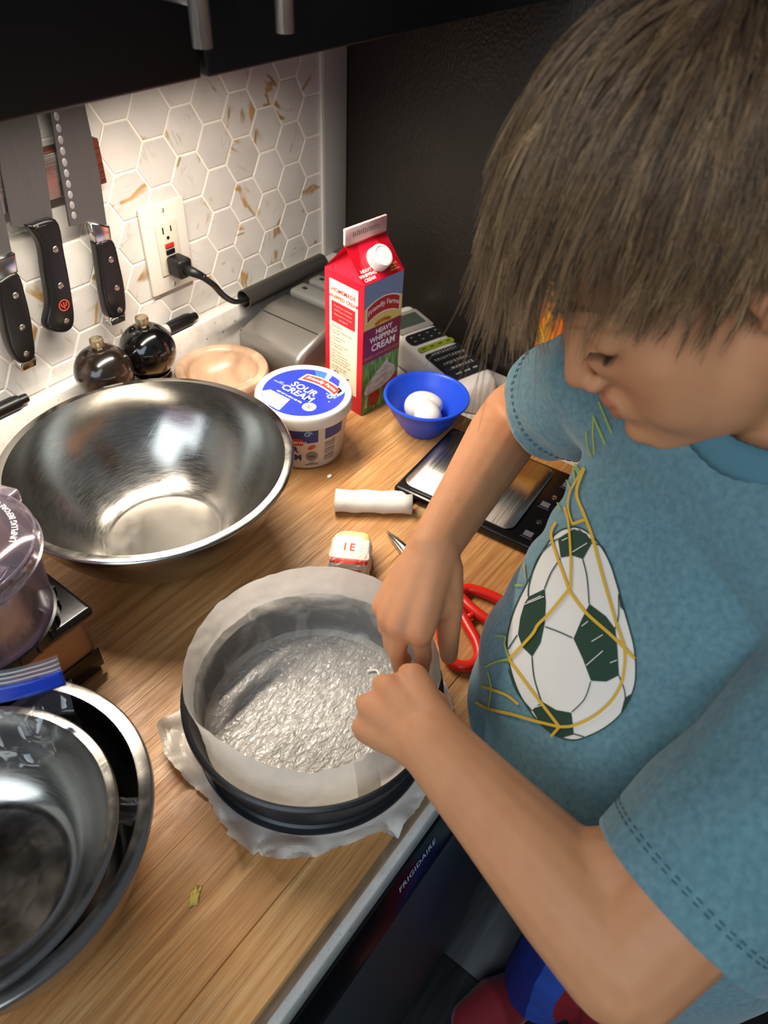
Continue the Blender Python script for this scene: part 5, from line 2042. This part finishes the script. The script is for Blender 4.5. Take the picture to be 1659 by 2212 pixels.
# soften the cheek and jaw surface
hw = np.zeros(len(co))
for sg in (1, -1):
    for c_, r_ in (((.052, .040 * sg, -.046), .030), ((.030, .046 * sg, -.066), .028), ((.060, .022 * sg, -.078), .018)):
        hw[hm] = np.maximum(hw[hm], np.exp(-((h - np.array(c_)) ** 2).sum(1) / (r_ * r_)) * 1.4)
for c_, r_ in (((.094, 0, -.060), .020), ((.100, 0, -.030), .020), ((.078, .030, -.004), .018), ((.078, -.030, -.004), .018)):
    hw[hm] *= 1 - np.exp(-((h - np.array(c_)) ** 2).sum(1) / (r_ * r_))
hw = np.clip(hw, 0, 1)
ed = np.empty(len(body_me.edges) * 2, dtype=np.int64)
body_me.edges.foreach_get('vertices', ed)
ed = ed.reshape(-1, 2)
sel = (hw[ed[:, 0]] > .01) | (hw[ed[:, 1]] > .01)
ed = ed[sel]
cnt = np.bincount(np.concatenate([ed[:, 0], ed[:, 1]]), minlength=len(co))
act = (hw > .01) & (cnt > 0)
for _ in range(160):
    acc = np.zeros_like(co)
    for ax_i in range(3):
        acc[:, ax_i] = np.bincount(ed[:, 0], co[ed[:, 1], ax_i], len(co)) + np.bincount(ed[:, 1], co[ed[:, 0], ax_i], len(co))
    tgt = acc[act] / cnt[act][:, None]
    co[act] += (tgt - co[act]) * (.6 * hw[act])[:, None]
body_me.vertices.foreach_set('co', co.ravel())
at_ = body_me.attributes.new('tint', 'FLOAT', 'POINT')
at_.data.foreach_set('value', tint)
body = part('body', body_me, 'skin', person, None, True)

# eyelashes and eyebrow strokes


def strands_mesh(strands, r0, r1, sides=3):
    """strands: list of (points, tint); one mesh of thin tapering tubes with a tint attribute"""
    vs_, fs_, tt = [], [], []
    for pts, tn in strands:
        n = len(pts)
        t = (pts[1] - pts[0]).normalized()
        nv = t.orthogonal().normalized()
        b0 = len(vs_)
        for i in range(n):
            t = (pts[min(i + 1, n - 1)] - pts[max(i - 1, 0)])
            if t.length < 1e-9:
                t = Vector((0, 0, -1))
            t.normalize()
            nv = nv - t * nv.dot(t)
            nv.normalize()
            bv = t.cross(nv)
            k_ = i / (n - 1)
            r = r0 + (r1 - r0) * k_ ** 1.5
            for s in range(sides):
                a = 2 * pi * s / sides
                q = pts[i] + nv * (r * cos(a)) + bv * (r * sin(a))
                vs_.append((q.x, q.y, q.z))
                tt.append(min(1, max(0, tn[0] + (tn[1] - tn[0]) * k_)))
        for i in range(n - 1):
            for s in range(sides):
                j = (s + 1) % sides
                fs_.append((b0 + i * sides + s, b0 + i * sides + j, b0 + (i + 1) * sides + j, b0 + (i + 1) * sides + s))
    me = bpy.data.meshes.new('strands')
    me.from_pydata(vs_, [], fs_)
    me.polygons.foreach_set('use_smooth', [True] * len(me.polygons))
    a = me.attributes.new('tint', 'FLOAT', 'POINT')
    a.data.foreach_set('value', tt)
    return me


rnd = random.Random(11)
FB = BVHTree.FromPolygons([Vector(q) for q in co[hm]] if False else [v.co + PLOC for v in body_me.vertices], [tuple(p.vertices) for p in body_me.polygons])
ls = []
for s_ in (1, -1):
    for i in range(46):
        u = i / 45
        y_ = s_ * (.0205 + .0225 * u)
        z_ = -.0088 - .0016 * sin(pi * u) + .002 * u
        h_ = FB.ray_cast(hd_(.13, y_, z_), -HF, .1)
        if h_[0] is None:
            continue
        p0 = HMI @ h_[0]
        d_ = Vector((.75, s_ * (.15 + .5 * u), -.50 + .1 * rnd.random()))
        pts = [hd_(*(p0 + d_ * (.0078 * k / 4) + Vector((0, 0, .0012 * (k / 4) ** 2)))) for k in range(5)]
        ls.append((pts, (.0, .05)))
tag(part('eyelashes', strands_mesh(ls, .00020, .00006), pm('lash_dark', '2a1d13', .5), person, 'dark lashes of lowered eyes', True), kind='stuff')
eb = []
for s_ in (1, -1):
    for i in range(150):
        u = rnd.random()
        p0 = Vector((.0925 - .022 * u ** 1.6 + .0005, s_ * (.010 + .036 * u), .0225 + .004 * sin(pi * u) + rnd.uniform(-.0022, .0022)))
        h0 = hd_(*p0)
        hit = None
        d_ = Vector((-.25, s_ * .9, .15 + rnd.uniform(-.2, .2)))
        pts = [hd_(*(p0 + d_ * (.006 * k / 3))) for k in range(4)]
        eb.append((pts, (.25, .35)))
tag(part('eyebrows', strands_mesh(eb, .00018, .00006), 'hair_brown', person, 'light brown eyebrows', True), kind='stuff')

# ------------------------------------------------------------------ hair: locks flowing from the crown, fringe hanging forward
EC, ER = Vector((-.008, 0, .052)), Vector((.098, .077, .085))
CROWN = Vector((-.062, .010, .118))
GH_ = Vector((.592, -.122, -.796))


def ell(p, k=1.0):
    q = p - EC
    return sqrt(sum((q[i] / (ER[i] * k)) ** 2 for i in range(3)))


def ell_n(p):
    q = p - EC
    return Vector([q[i] / ER[i] ** 2 for i in range(3)]).normalized()


def hairline(x, y):
    tb = [(-.12, -.050), (-.05, -.042), (-.025, -.012), (0, .020), (.02, .026), (.045, .040), (.07, .072), (.085, .080), (.12, .085)]
    for (a, za), (b, zb) in zip(tb, tb[1:]):
        if a <= x <= b:
            return za + (zb - za) * (x - a) / (b - a)
    return tb[0][1] if x < tb[0][0] else tb[-1][1]


def grow(root, length, n, swirl, lift, wob):
    p = root.copy()
    nr = ell_n(p)
    out = [p.copy()]
    fl = (p - CROWN)
    fl -= nr * fl.dot(nr)
    if fl.length < 1e-4:
        fl = Vector((1, 0, 0))
    d = (fl.normalized() + nr * lift + nr.cross(fl.normalized()) * swirl).normalized()
    step = length / n
    for i in range(n):
        nr = ell_n(p)
        e = ell(p)
        fl = (p - CROWN)
        fl -= nr * fl.dot(nr)
        fl = fl.normalized() if fl.length > 1e-5 else d
        near = max(0.0, 1 - (e - 1.0) / .45)
        fwd = Vector((1, 0, -.15)) * (.05 if p.x > .0 else .0)
        d = (d * .95 + fl * .28 * near + GH_ * (.14 + .30 * (i / n)) + fwd + nr.cross(fl) * swirl * .12
             + wob * .075).normalized()
        p = p + d * step
        lim = 1.02 + .10 * min(1.0, i / 4) * (1 if lift > .2 else .55)
        if ell(p) < lim:
            q = p - EC
            p = EC + q * (lim / ell(p))
        out.append(p.copy())
    return out


locks, cap_n = [], 0
rnd = random.Random(21)
tries = 0
while len(locks) < 1500 and tries < 20000:
    tries += 1
    z_ = rnd.uniform(-.75, 1)
    a = rnd.uniform(0, 2 * pi)
    rxy = sqrt(1 - z_ * z_)
    p = EC + Vector((rxy * cos(a) * ER.x, rxy * sin(a) * ER.y, z_ * ER.z))
    if p.z < hairline(p.x, p.y):
        continue
    locks.append(p)
strands = []
for p in locks:
    top = (p.z - .05) / .085
    front = max(0.0, p.x / .09)
    side = abs(p.y) / .077
    length = .066 + .034 * max(0, top) + .024 * front * (1 - .55 * side) - .012 * side + rnd.uniform(-.012, .012)
    if p.x < -.02 and p.z < .05:
        length = .045 + .5 * max(0, p.z) + rnd.uniform(-.008, .01)
    sw = rnd.gauss(.10, .26)
    lift = rnd.uniform(.05, .55) * (1 - .45 * front)
    wob = Vector((rnd.uniform(-1, 1), rnd.uniform(-1, 1), rnd.uniform(-1, 1)))
    g0 = grow(p, length, 12, sw, lift, wob)
    tone = min(.9, max(.05, rnd.gauss(.40, .17) + .10 * front))  # lamplight on the fringe put into the tone of the front locks
    nst = 9
    for s_ in range(nst):
        a = rnd.uniform(0, 2 * pi)
        rad = .0042 * sqrt(rnd.random())
        nr = ell_n(p)
        u_ = nr.orthogonal().normalized()
        w_ = nr.cross(u_)
        off = u_ * cos(a) * rad + w_ * sin(a) * rad
        fray = Vector((rnd.gauss(0, 1), rnd.gauss(0, 1), rnd.gauss(0, 1))) * .0015
        cut = rnd.uniform(.86, 1.0)
        pts = []
        for i, q in enumerate(g0):
            k_ = i / 12
            pts.append(HM @ (q + off * (1 - .55 * k_) + fray * k_ * k_ * 2))
        m_ = max(5, int(13 * cut))
        tn = tone + rnd.uniform(-.10, .12)
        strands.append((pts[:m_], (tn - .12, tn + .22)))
# stray flyaway hairs at the fringe
for i in range(46):
    a = rnd.uniform(-.9, .9)
    p = EC + Vector((cos(a) * ER.x * .85, sin(a) * ER.y * .9, .045))
    q = grow(p, rnd.uniform(.09, .15), 12, rnd.uniform(-.5, .5), .5, Vector((rnd.uniform(-1.4, 1.4), rnd.uniform(-1.4, 1.4), rnd.uniform(-1.4, 1.4))))
    strands.append(([HM @ x for x in q], (.35, .6)))
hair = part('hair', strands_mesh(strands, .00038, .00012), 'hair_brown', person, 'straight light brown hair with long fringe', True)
hair['kind'] = 'stuff'
# scalp cap below the locks
bm = bmesh.new()
bmesh.ops.create_uvsphere(bm, u_segments=72, v_segments=48, radius=1)
for v in bm.verts:
    v.co = EC + Vector((v.co.x * ER.x * 1.012, v.co.y * ER.y * 1.012, v.co.z * ER.z * 1.012))
bmesh.ops.delete(bm, geom=[f for f in bm.faces if f.calc_center_median().z < hairline(f.calc_center_median().x, 0) + .004], context='FACES')
cap_me = from_bm(bm)
cap_me.transform(HM)
a_ = cap_me.attributes.new('tint', 'FLOAT', 'POINT')
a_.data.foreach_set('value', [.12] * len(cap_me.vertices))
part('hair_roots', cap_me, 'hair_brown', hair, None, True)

# ------------------------------------------------------------------ t-shirt
bm = bmesh.new()
RINGS = [(.66, (-.452, -.832), .146, .122), (.72, (-.456, -.832), .147, .126), (.80, (-.462, -.830), .148, .128), (.87, (-.466, -.828), .148, .128), (.91, (-.466, -.824), .148, .129), (.938, (-.466, -.812), .149, .134), (.962, (-.464, -.774), .149, .143), (.985, (-.460, -.762), .148, .147), (1.02, (-.453, -.756), .144, .138), (1.07, (-.441, -.752), .136, .120), (1.12, (-.430, -.750), .128, .104), (1.17, (-.422, -.750), .124, .090), (1.205, (-.416, -.750), .115, .072), (1.235, (-.411, -.750), .085, .062)]
rows = []
SEG = 64
for z, c, a, b in RINGS:
    row = []
    for k in range(SEG):
        th = 2 * pi * k / SEG
        ca, sa = cos(th), sin(th)
        e = .88
        q = Vector((c[0], c[1], z)) + TS * (a * abs(ca) ** e * (1 if ca > 0 else -1)) + TF * (b * abs(sa) ** e * (1 if sa > 0 else -1))
        row.append(bm.verts.new(q))
    rows.append(row)
for A, Bq in zip(rows, rows[1:]):
    for k in range(SEG):
        j = (k + 1) % SEG
        bm.faces.new((A[k], A[j], Bq[j], Bq[k]))
bm.faces.new(rows[0][::-1])
bm.faces.new(rows[-1])
add_limb(bm, [R_SH + Vector((.0, .0, .004)), NECK + Vector((-.006, .004, -.038)), L_SH + Vector((0, 0, .004))], [.055, .068, .056])
# sleeves: hem centre and direction
RH = R_SH.lerp(R_EL, .50)
LH = L_SH.lerp(L_EL, .80)
r_dir = (R_EL - R_SH).normalized()
l_dir = (L_EL - L_SH).normalized()
add_limb(bm, [R_SH - r_dir * .01, R_SH.lerp(R_EL, .45), RH + r_dir * .02], [.056, .056, .054])
add_limb(bm, [L_SH - l_dir * .01, L_SH.lerp(L_EL, .40), LH + l_dir * .02], [.060, .062, .060])
shirt_me = remesh(bm, .0036, 10, .6)
# cut the hems and the neck open
COLN = (HF * -.05 + HU * .75 + Vector((-.20, .05, .55))).normalized()
COLC = NECK + Vector((.002, -.017, -.010))
bm = bmesh.new()
bm.from_mesh(shirt_me)
kill = []
for f in bm.faces:
    c = f.calc_center_median()
    if c.z < .685 + .012 * sin(c.x * 40):
        kill.append(f)
        continue
    cut = False
    for hc_, dv_, rm_ in ((RH, r_dir, .068), (LH, l_dir, .071)):
        q = c - hc_
        al = q.dot(dv_)
        if 0 < al < .085 and (q - dv_ * al).length < rm_:
            cut = True
    if cut:
        kill.append(f)
        continue
    q = c - COLC
    h_ = q.dot(COLN)
    if h_ > -.004 and (q - COLN * h_).length < .0585:
        kill.append(f)
bmesh.ops.delete(bm, geom=kill, context='FACES')
bmesh.ops.delete(bm, geom=[v for v in bm.verts if not v.link_faces], context='VERTS')
for v in bm.verts:
    if v.is_boundary:
        for hc_, dv_, rm_ in ((RH, r_dir, .075), (LH, l_dir, .078)):
            q = v.co - hc_
            al = q.dot(dv_)
            if abs(al) < .006 and (q - dv_ * al).length < rm_:
                v.co -= dv_ * al
# folds
for v in bm.verts:
    c = v.co
    n_ = v.normal
    w_ = .0022 * noise.noise(c * 18 + Vector((3, 1, 0)))
    # drag folds from the right armpit across the chest, and sag folds over the belly
    d1 = (c - Vector((-.37, -.61, 1.12))).length
    w_ += .0022 * exp(-(d1 / .09) ** 2) * sin((c - R_SH).dot(Vector((.55, -.5, .9))) * 150)
    d2 = abs(c.z - .975)
    w_ += .0035 * exp(-(d2 / .05) ** 2) * sin(c.z * 120 + (c - R_SH).dot(TS) * 26)
    w_ += .0028 * sin((c - L_SH).dot(Vector((.3, .9, .4))) * 95 + c.z * 40) * exp(-((c - L_SH.lerp(L_EL, .3)).length / .09) ** 2)
    w_ += .003 * sin((c).dot(TS) * 70 + noise.noise(c * 9) * 3) * max(0, min(1, (.93 - c.z) / .15))
    v.co = c + n_ * w_
shirt_me2 = bpy.data.meshes.new('shirt')
bm.to_mesh(shirt_me2)
bm.free()
shirt_me2.polygons.foreach_set('use_smooth', [True] * len(shirt_me2.polygons))
SB = BVHTree.FromPolygons([v.co.copy() for v in shirt_me2.vertices], [tuple(p.vertices) for p in shirt_me2.polygons])
shirt = part('t_shirt', shirt_me2, 'shirt_cotton', person, 'teal t-shirt with soccer ball print', True)
so_ = shirt.modifiers.new('thick', 'SOLIDIFY')
so_.thickness = .0022
so_.offset = -1


def ring_on_shirt(center, axis, reach, n=72, off=.0008):
    u_ = axis.orthogonal().normalized()
    w_ = axis.cross(u_)
    out = []
    for k in range(n):
        a = 2 * pi * k / n
        d_ = u_ * cos(a) + w_ * sin(a)
        h = SB.ray_cast(center + d_ * reach, -d_, reach)
        out.append((h[0] + d_ * off) if h[0] is not None else None)
    return out


stitch = pm('stitch_thread', '2c5566', .8)
for hc, dr2 in ((RH, r_dir), (LH, l_dir)):
    for off_ in (.016, .019):
        rg = ring_on_shirt(hc - dr2 * off_, dr2, .085, 110, .0003)
        for k in range(0, len(rg) - 1, 2):
            a, b = rg[k], rg[k + 1]
            if a is None or b is None or (a - b).length > .012:
                continue
            rg_me = tube([a, b], .00045, 5)
            MATS_T.setdefault('st', []).append(rg_me)
tag(part('hem_stitching', join(*MATS_T.pop('st')), stitch, shirt, 'double row of hem stitches', True), kind='stuff')
# ribbed collar sewn along the cut neck edge
u_ = (HF - COLN * HF.dot(COLN)).normalized()
w_ = COLN.cross(u_)
NC = 96
bins = [[] for _ in range(NC)]
ec = {}
for p in shirt_me2.polygons:
    for e in p.edge_keys:
        ec[e] = ec.get(e, 0) + 1
for e, k in ec.items():
    if k == 1:
        for i in e:
            q = shirt_me2.vertices[i].co + PLOC - COLC
            h_ = q.dot(COLN)
            r_ = (q - COLN * h_).length
            if .045 < r_ < .075 and h_ > -.02:
                a = atan2(q.dot(w_), q.dot(u_)) % (2 * pi)
                bins[int(a / (2 * pi) * NC) % NC].append((r_, h_))
val = [None if not b_ else (sum(x[0] for x in b_) / len(b_), sum(x[1] for x in b_) / len(b_)) for b_ in bins]
for k in range(NC):
    if val[k] is None:
        for d_ in range(1, NC):
            if bins[(k + d_) % NC]:
                b_ = bins[(k + d_) % NC]
                val[k] = (b_[0][0], b_[0][1])
                break
for _ in range(6):
    val = [tuple((val[k - 1][i] + 2 * val[k][i] + val[(k + 1) % NC][i]) / 4 for i in range(2)) for k in range(NC)]
vs, fs = [], []
SECT = ((.0075, -.0045), (.0050, .0005), (.0015, .0045), (-.0035, .0085), (-.0085, .0110), (-.0105, .0100), (-.0065, .0050), (-.0020, -.0010), (-.0010, -.0080))
for k in range(NC):
    a = 2 * pi * (k + .5) / NC
    d_ = u_ * cos(a) + w_ * sin(a)
    rib = .00035 * (1 if k % 2 else -1)
    for dr3, dh in SECT:
        vs.append(COLC + d_ * (val[k][0] + dr3 + rib) + COLN * (val[k][1] + dh))
m9 = len(SECT)
for k in range(NC):
    j = (k + 1) % NC
    for i in range(m9):
        m_ = (i + 1) % m9
        fs.append((k * m9 + i, j * m9 + i, j * m9 + m_, k * m9 + m_))
part('collar', mesh(vs, fs), pm('collar_rib', '4b7381', .85, bump=(500, .2, .0005)), shirt, 'ribbed teal collar tinted with bluish light', True)  # bluer cast of the light put into the collar colour

# ------------------------------------------------------------------ trousers and slippers
bm = bmesh.new()
for hip, knee, ank in ((Vector((-.420, -.815, .70)), Vector((-.430, -.825, .38)), Vector((-.400, -.815, .11))), (Vector((-.455, -.880, .70)), Vector((-.450, -.925, .38)), Vector((-.415, -.945, .11)))):
    add_limb(bm, [hip, hip.lerp(knee, .5), knee, ank], [.088, .080, .070, .060])
add_limb(bm, [Vector((-.428, -.810, .70)), Vector((-.456, -.866, .70))], [.098, .098])
pants_me = remesh(bm, .005, 8, .5)
hx = []
nrs = [v.normal.copy() for v in pants_me.vertices]
for v, nv_ in zip(pants_me.vertices, nrs):
    q = v.co - Vector((-.425, -.890, 0)) + TS * .045
    s2 = q.dot(TS)
    f2 = q.dot(TF)
    fold = .003 * noise.noise(v.co * 20)
    v.co += nv_ * fold
    hx.append(0.0 if f2 < -.02 else min(1, max(0, .5 + s2 * 2.5)))
a_ = pants_me.attributes.new('tint', 'FLOAT', 'POINT')
a_.data.foreach_set('value', hx)
n = NB('trouser_cloth', .7)
at_n = n.n('Attribute', _attribute_name='tint')
r_ = n.n('ValToRGB')
r_.color_ramp.interpolation = 'CONSTANT'
els = r_.color_ramp.elements
els[0].position, els[0].color = 0, srgb('0f1f78')
els[1].position, els[1].color = .725, srgb('0f1f78')
for p_, c_ in ((.275, '2b4fb0'), (.355, '8c1420'), (.645, '2b4fb0')):
    e_ = els.new(p_)
    e_.color = srgb(c_)
n.l(at_n.outputs['Fac'], r_.inputs[0])
n.col(r_.outputs[0])
n.bump(n.noise(n.coords(), 500, 2), .15, .0005)
part('trousers', pants_me, 'trouser_cloth', person, 'blue trousers with red front panel', True)
for tip_, heel in ((Vector((-.498, -.752, .034)), Vector((-.382, -.815, .034))), (Vector((-.520, -.925, .034)), Vector((-.405, -.985, .034)))):
    bm = bmesh.new()
    add_limb(bm, [tip_, tip_.lerp(heel, .35) + Vector((0, 0, .010)), heel], [.036, .046, .034], flat=[.8, .95, .8], up=(0, 0, 1))
    sl_me = remesh(bm, .004, 6)
    for v in sl_me.vertices:
        v.co.z = max(v.co.z, .0035)
    part('slipper', sl_me, pm('slipper_red', '7d1620', .8, bump=(200, .3, .001), sheen=.3), person, 'soft red slipper', True)

# fine pale hairs on the left forearm
rnd = random.Random(4)
bt_b = BVHTree.FromPolygons([person.matrix_world @ v.co + Vector(person.location) * 0 for v in body_me.vertices], [tuple(p.vertices) for p in body_me.polygons])
ah = []
off_p = Vector(person.location)
for i in range(330):
    side_r = rnd.random() < .18
    A, Bp = (R_EL, R_WR) if side_r else (L_EL, L_WR)
    t = rnd.uniform(.05, .9)
    c = A.lerp(Bp, t)
    ax_ = (Bp - A).normalized()
    a = rnd.uniform(-1.2, 1.2)
    up_ = Vector((0, 0, 1))
    up_ = (up_ - ax_ * up_.dot(ax_)).normalized()
    d_ = (up_ * cos(a) + ax_.cross(up_) * sin(a)).normalized()
    h = bt_b.ray_cast(c - off_p + d_ * .09, -d_, .09)
    if h[0] is None:
        continue
    p0 = h[0] + off_p
    lay = (ax_ * .9 + ax_.cross(d_) * rnd.uniform(-.5, .5) + d_ * .28).normalized()
    L_ = rnd.uniform(.003, .007)
    ah.append(([p0 + lay * L_ * k / 3 + d_ * .0006 * (k / 3) for k in range(4)], (0, 0)))
tag(part('arm_hair', strands_mesh(ah, .00007, .00003), pm('fair_hair', 'e8cfa6', .35), body, None, True), kind='stuff')

# dark floor mat behind the child
mat_o = tag(part('floor_mat', xf(box(-.30, .30, -.45, .45, .0005, .010, .004, 2), Matrix.Translation((-.43, -1.28, 0)) @ Matrix.Rotation(-.02, 4, 'Z')), pm('mat_black', '0f1013', .8, bump=(250, .3, .001))), 'black floor mat with crumbs behind the child', 'mat')

# ------------------------------------------------------------------ soccer ball and net printed on the shirt front
# outline points were read off the photograph; each is carried along its viewing ray onto the cloth
PRN = Vector(person.location)


def on_shirt(layer):
    def fn(u, v):
        d = ray_dir(u, v).normalized()
        h = SB.ray_cast(CAM_LOC - PRN, d, 2.0)
        if h[0] is None:
            return None
        n_ = h[1] if h[1].dot(d) < 0 else -h[1]
        return h[0] + PRN + n_ * (.0007 + .0004 * layer)
    return fn


SB = BVHTree.FromPolygons([v.co.copy() for v in shirt_me2.vertices], [tuple(p.vertices) for p in shirt_me2.polygons])


def crop(pts, ox=980.0, oy=1000.0, k=3.318):
    return [(ox + u / k, oy + v / k) for u, v in pts]


def decal(name, vf, layer, mat, label=None, parent=None):
    vs_, fs_ = vf
    P = [on_shirt(layer)(*q) for q in vs_]
    fs2 = []
    for f in fs_:
        if any(P[i] is None for i in f):
            continue
        if max((P[f[i]] - P[f[i - 1]]).length for i in range(len(f))) > .03:
            continue
        fs2.append(f)
    me = mesh([q if q is not None else (0, 0, 0) for q in P], fs2, smooth=True)
    bm_ = bmesh.new()
    bm_.from_mesh(me)
    bmesh.ops.delete(bm_, geom=[v for v in bm_.verts if not v.link_faces], context='VERTS')
    bm_.to_mesh(me)
    bm_.free()
    return part(name, me, mat, parent or shirt, label, True)


def sm2(pts, n=6, closed=False):
    P = [(a, b, 0) for a, b in pts]
    if closed:
        P = P[-2:] + P + P[:2]
        out = smooth_path(P, n)
        out = out[2 * n: -2 * n - 0]
        return [(q[0], q[1]) for q in out][:len(pts) * n]
    return [(q[0], q[1]) for q in smooth_path(P, n)]


ink_w = pm('shirt_print_white', 'd9d2c8', .8, bump=(900, .1, .0003))
ink_g = pm('shirt_print_green', '1f3b2c', .8, bump=(900, .1, .0003))
ink_y = pm('shirt_print_yellow', 'c9a02c', .75)
ink_yg = pm('shirt_print_faded', '93a554', .8)
BALL = [(870, 460), (960, 492), (1055, 590), (1128, 720), (1180, 880), (1230, 1060), (1270, 1200), (1300, 1330), (1310, 1480), (1298, 1600), (1250, 1720), (1180, 1820), (1080, 1900), (960, 1960), (870, 1985), (780, 1970), (700, 1930), (620, 1860), (540, 1760), (470, 1640), (420, 1500), (395, 1380), (390, 1280), (402, 1195), (430, 1090), (470, 990), (520, 890), (560, 815), (600, 720), (655, 620), (720, 530), (790, 478)]
ball = crop(sm2(BALL, 4, True))
bo = decal('ball_print', poly_fill(ball, 9.0), 0, ink_w, 'white soccer ball print')
decal('ball_outline', ribbon2d(ball, 1.5, True), 1, ink_g, None, bo)
for pts in ([(755, 545), (870, 475), (960, 510), (1000, 575), (935, 690), (860, 665), (775, 680)],
            [(545, 960), (660, 905), (668, 1000), (660, 1150), (630, 1290), (570, 1390), (500, 1320), (468, 1230), (485, 1110), (515, 1010)],
            [(980, 1010), (1100, 1100), (1165, 1190), (1180, 1330), (1190, 1520), (1100, 1565), (990, 1560), (930, 1400), (865, 1260), (920, 1130)],
            [(570, 1770), (640, 1710), (740, 1770), (850, 1790), (862, 1900), (865, 1945), (780, 1970), (700, 1930), (620, 1860)],
            [(1190, 925), (1232, 1065), (1200, 1032)], [(1230, 1680), (1278, 1650), (1240, 1740), (1200, 1795)]):
    decal('ball_patch', poly_fill(crop(pts), 8.0), 1, ink_g, 'dark green ball patch', bo)
for pts in ([(775, 685), (705, 795), (660, 905)], [(935, 690), (965, 820), (980, 1010)], [(665, 1175), (760, 1210), (860, 1255)], [(570, 1390), (585, 1540), (635, 1705)],
            [(990, 1565), (945, 1690), (855, 1785)], [(1190, 1520), (1228, 1620), (1235, 1680)], [(545, 960), (550, 880), (590, 740), (650, 635), (755, 545)], [(402, 1335), (465, 1235)],
            [(1000, 575), (1060, 595), (1100, 650)], [(1165, 1190), (1190, 1100), (1192, 940)], [(865, 1940), (940, 1962)], [(402, 1480), (460, 1640), (570, 1778)], [(905, 478), (1000, 560)]):
    decal('ball_seam', ribbon2d(crop(sm2(pts, 8)), 1.25), 2, ink_g, None, bo)
for pts in ([(790, 560), (830, 540)], [(865, 640), (970, 575)], [(515, 1020), (660, 960)], [(540, 1000), (640, 955)], [(930, 1170), (975, 1135)], [(960, 1450), (1080, 1345)], [(1130, 1430), (1180, 1410)], [(1000, 1280), (1080, 1230)], [(600, 1750), (640, 1735)]):
    decal('worn_scratch', ribbon2d(crop(sm2(pts, 5)), .9), 3, ink_w, None, bo)
net = None
for pts, wd in (([(840, 905), (800, 790), (760, 680), (715, 520), (750, 430)], 3.0), ([(850, 900), (855, 680), (840, 440), (812, 320)], 2.6), ([(840, 910), (700, 1080), (620, 1160), (570, 1240), (410, 1410)], 3.2),
                ([(840, 910), (960, 1070), (1150, 1240), (1310, 1400)], 3.4), ([(410, 1410), (580, 1640), (770, 1890)], 3.2),
                ([(770, 1890), (870, 1880), (1000, 1820), (1120, 1720), (1200, 1600), (1232, 1480), (1236, 1330), (1180, 1150), (1080, 800), (1010, 540), (950, 380), (895, 220), (950, 50)], 3.2),
                ([(770, 1890), (600, 1850), (430, 1800), (265, 1760), (170, 1720)], 3.2), ([(770, 1890), (710, 1960)], 3.0), ([(475, 1730), (400, 1670), (290, 1625), (215, 1600)], 2.8),
                ([(870, 440), (960, 410)], 3.2), ([(870, 445), (838, 330), (848, 220), (900, 120), (945, 40)], 2.2)):
    decal('net_line', ribbon2d(crop(sm2(pts, 8)), wd), 4, ink_y, 'yellow net line')
for pts, wd in (([(410, 1410), (320, 1430), (240, 1470)], 2.4), ([(410, 1400), (380, 1300), (385, 1250), (310, 1245)], 2.0), ([(265, 1760), (285, 1620), (260, 1500)], 2.0), ([(865, 5), (880, 130)], 1.8), ([(870, 30), (915, 95)], 1.8), ([(745, 265), (785, 345)], 1.6), ([(455, 885), (510, 880)], 1.8), ([(520, 720), (530, 840)], 1.6)):
    decal('net_line', ribbon2d(crop(sm2(pts, 8)), wd), 4, ink_yg, 'faded net line')
for pts, wd in (([(750, 775), (790, 870), (822, 945)], 2.4), ([(722, 850), (720, 950), (727, 1055)], 2.0), ([(722, 860), (785, 1000)], 2.4), ([(682, 930), (690, 1010), (708, 1072)], 2.0), ([(612, 1110), (650, 1170)], 1.8), ([(570, 1190), (600, 1260)], 1.6)):
    decal('net_line', ribbon2d(crop(sm2(pts, 8), 1000.0, 560.0, 2.517), wd), 4, ink_yg, 'faded net line')
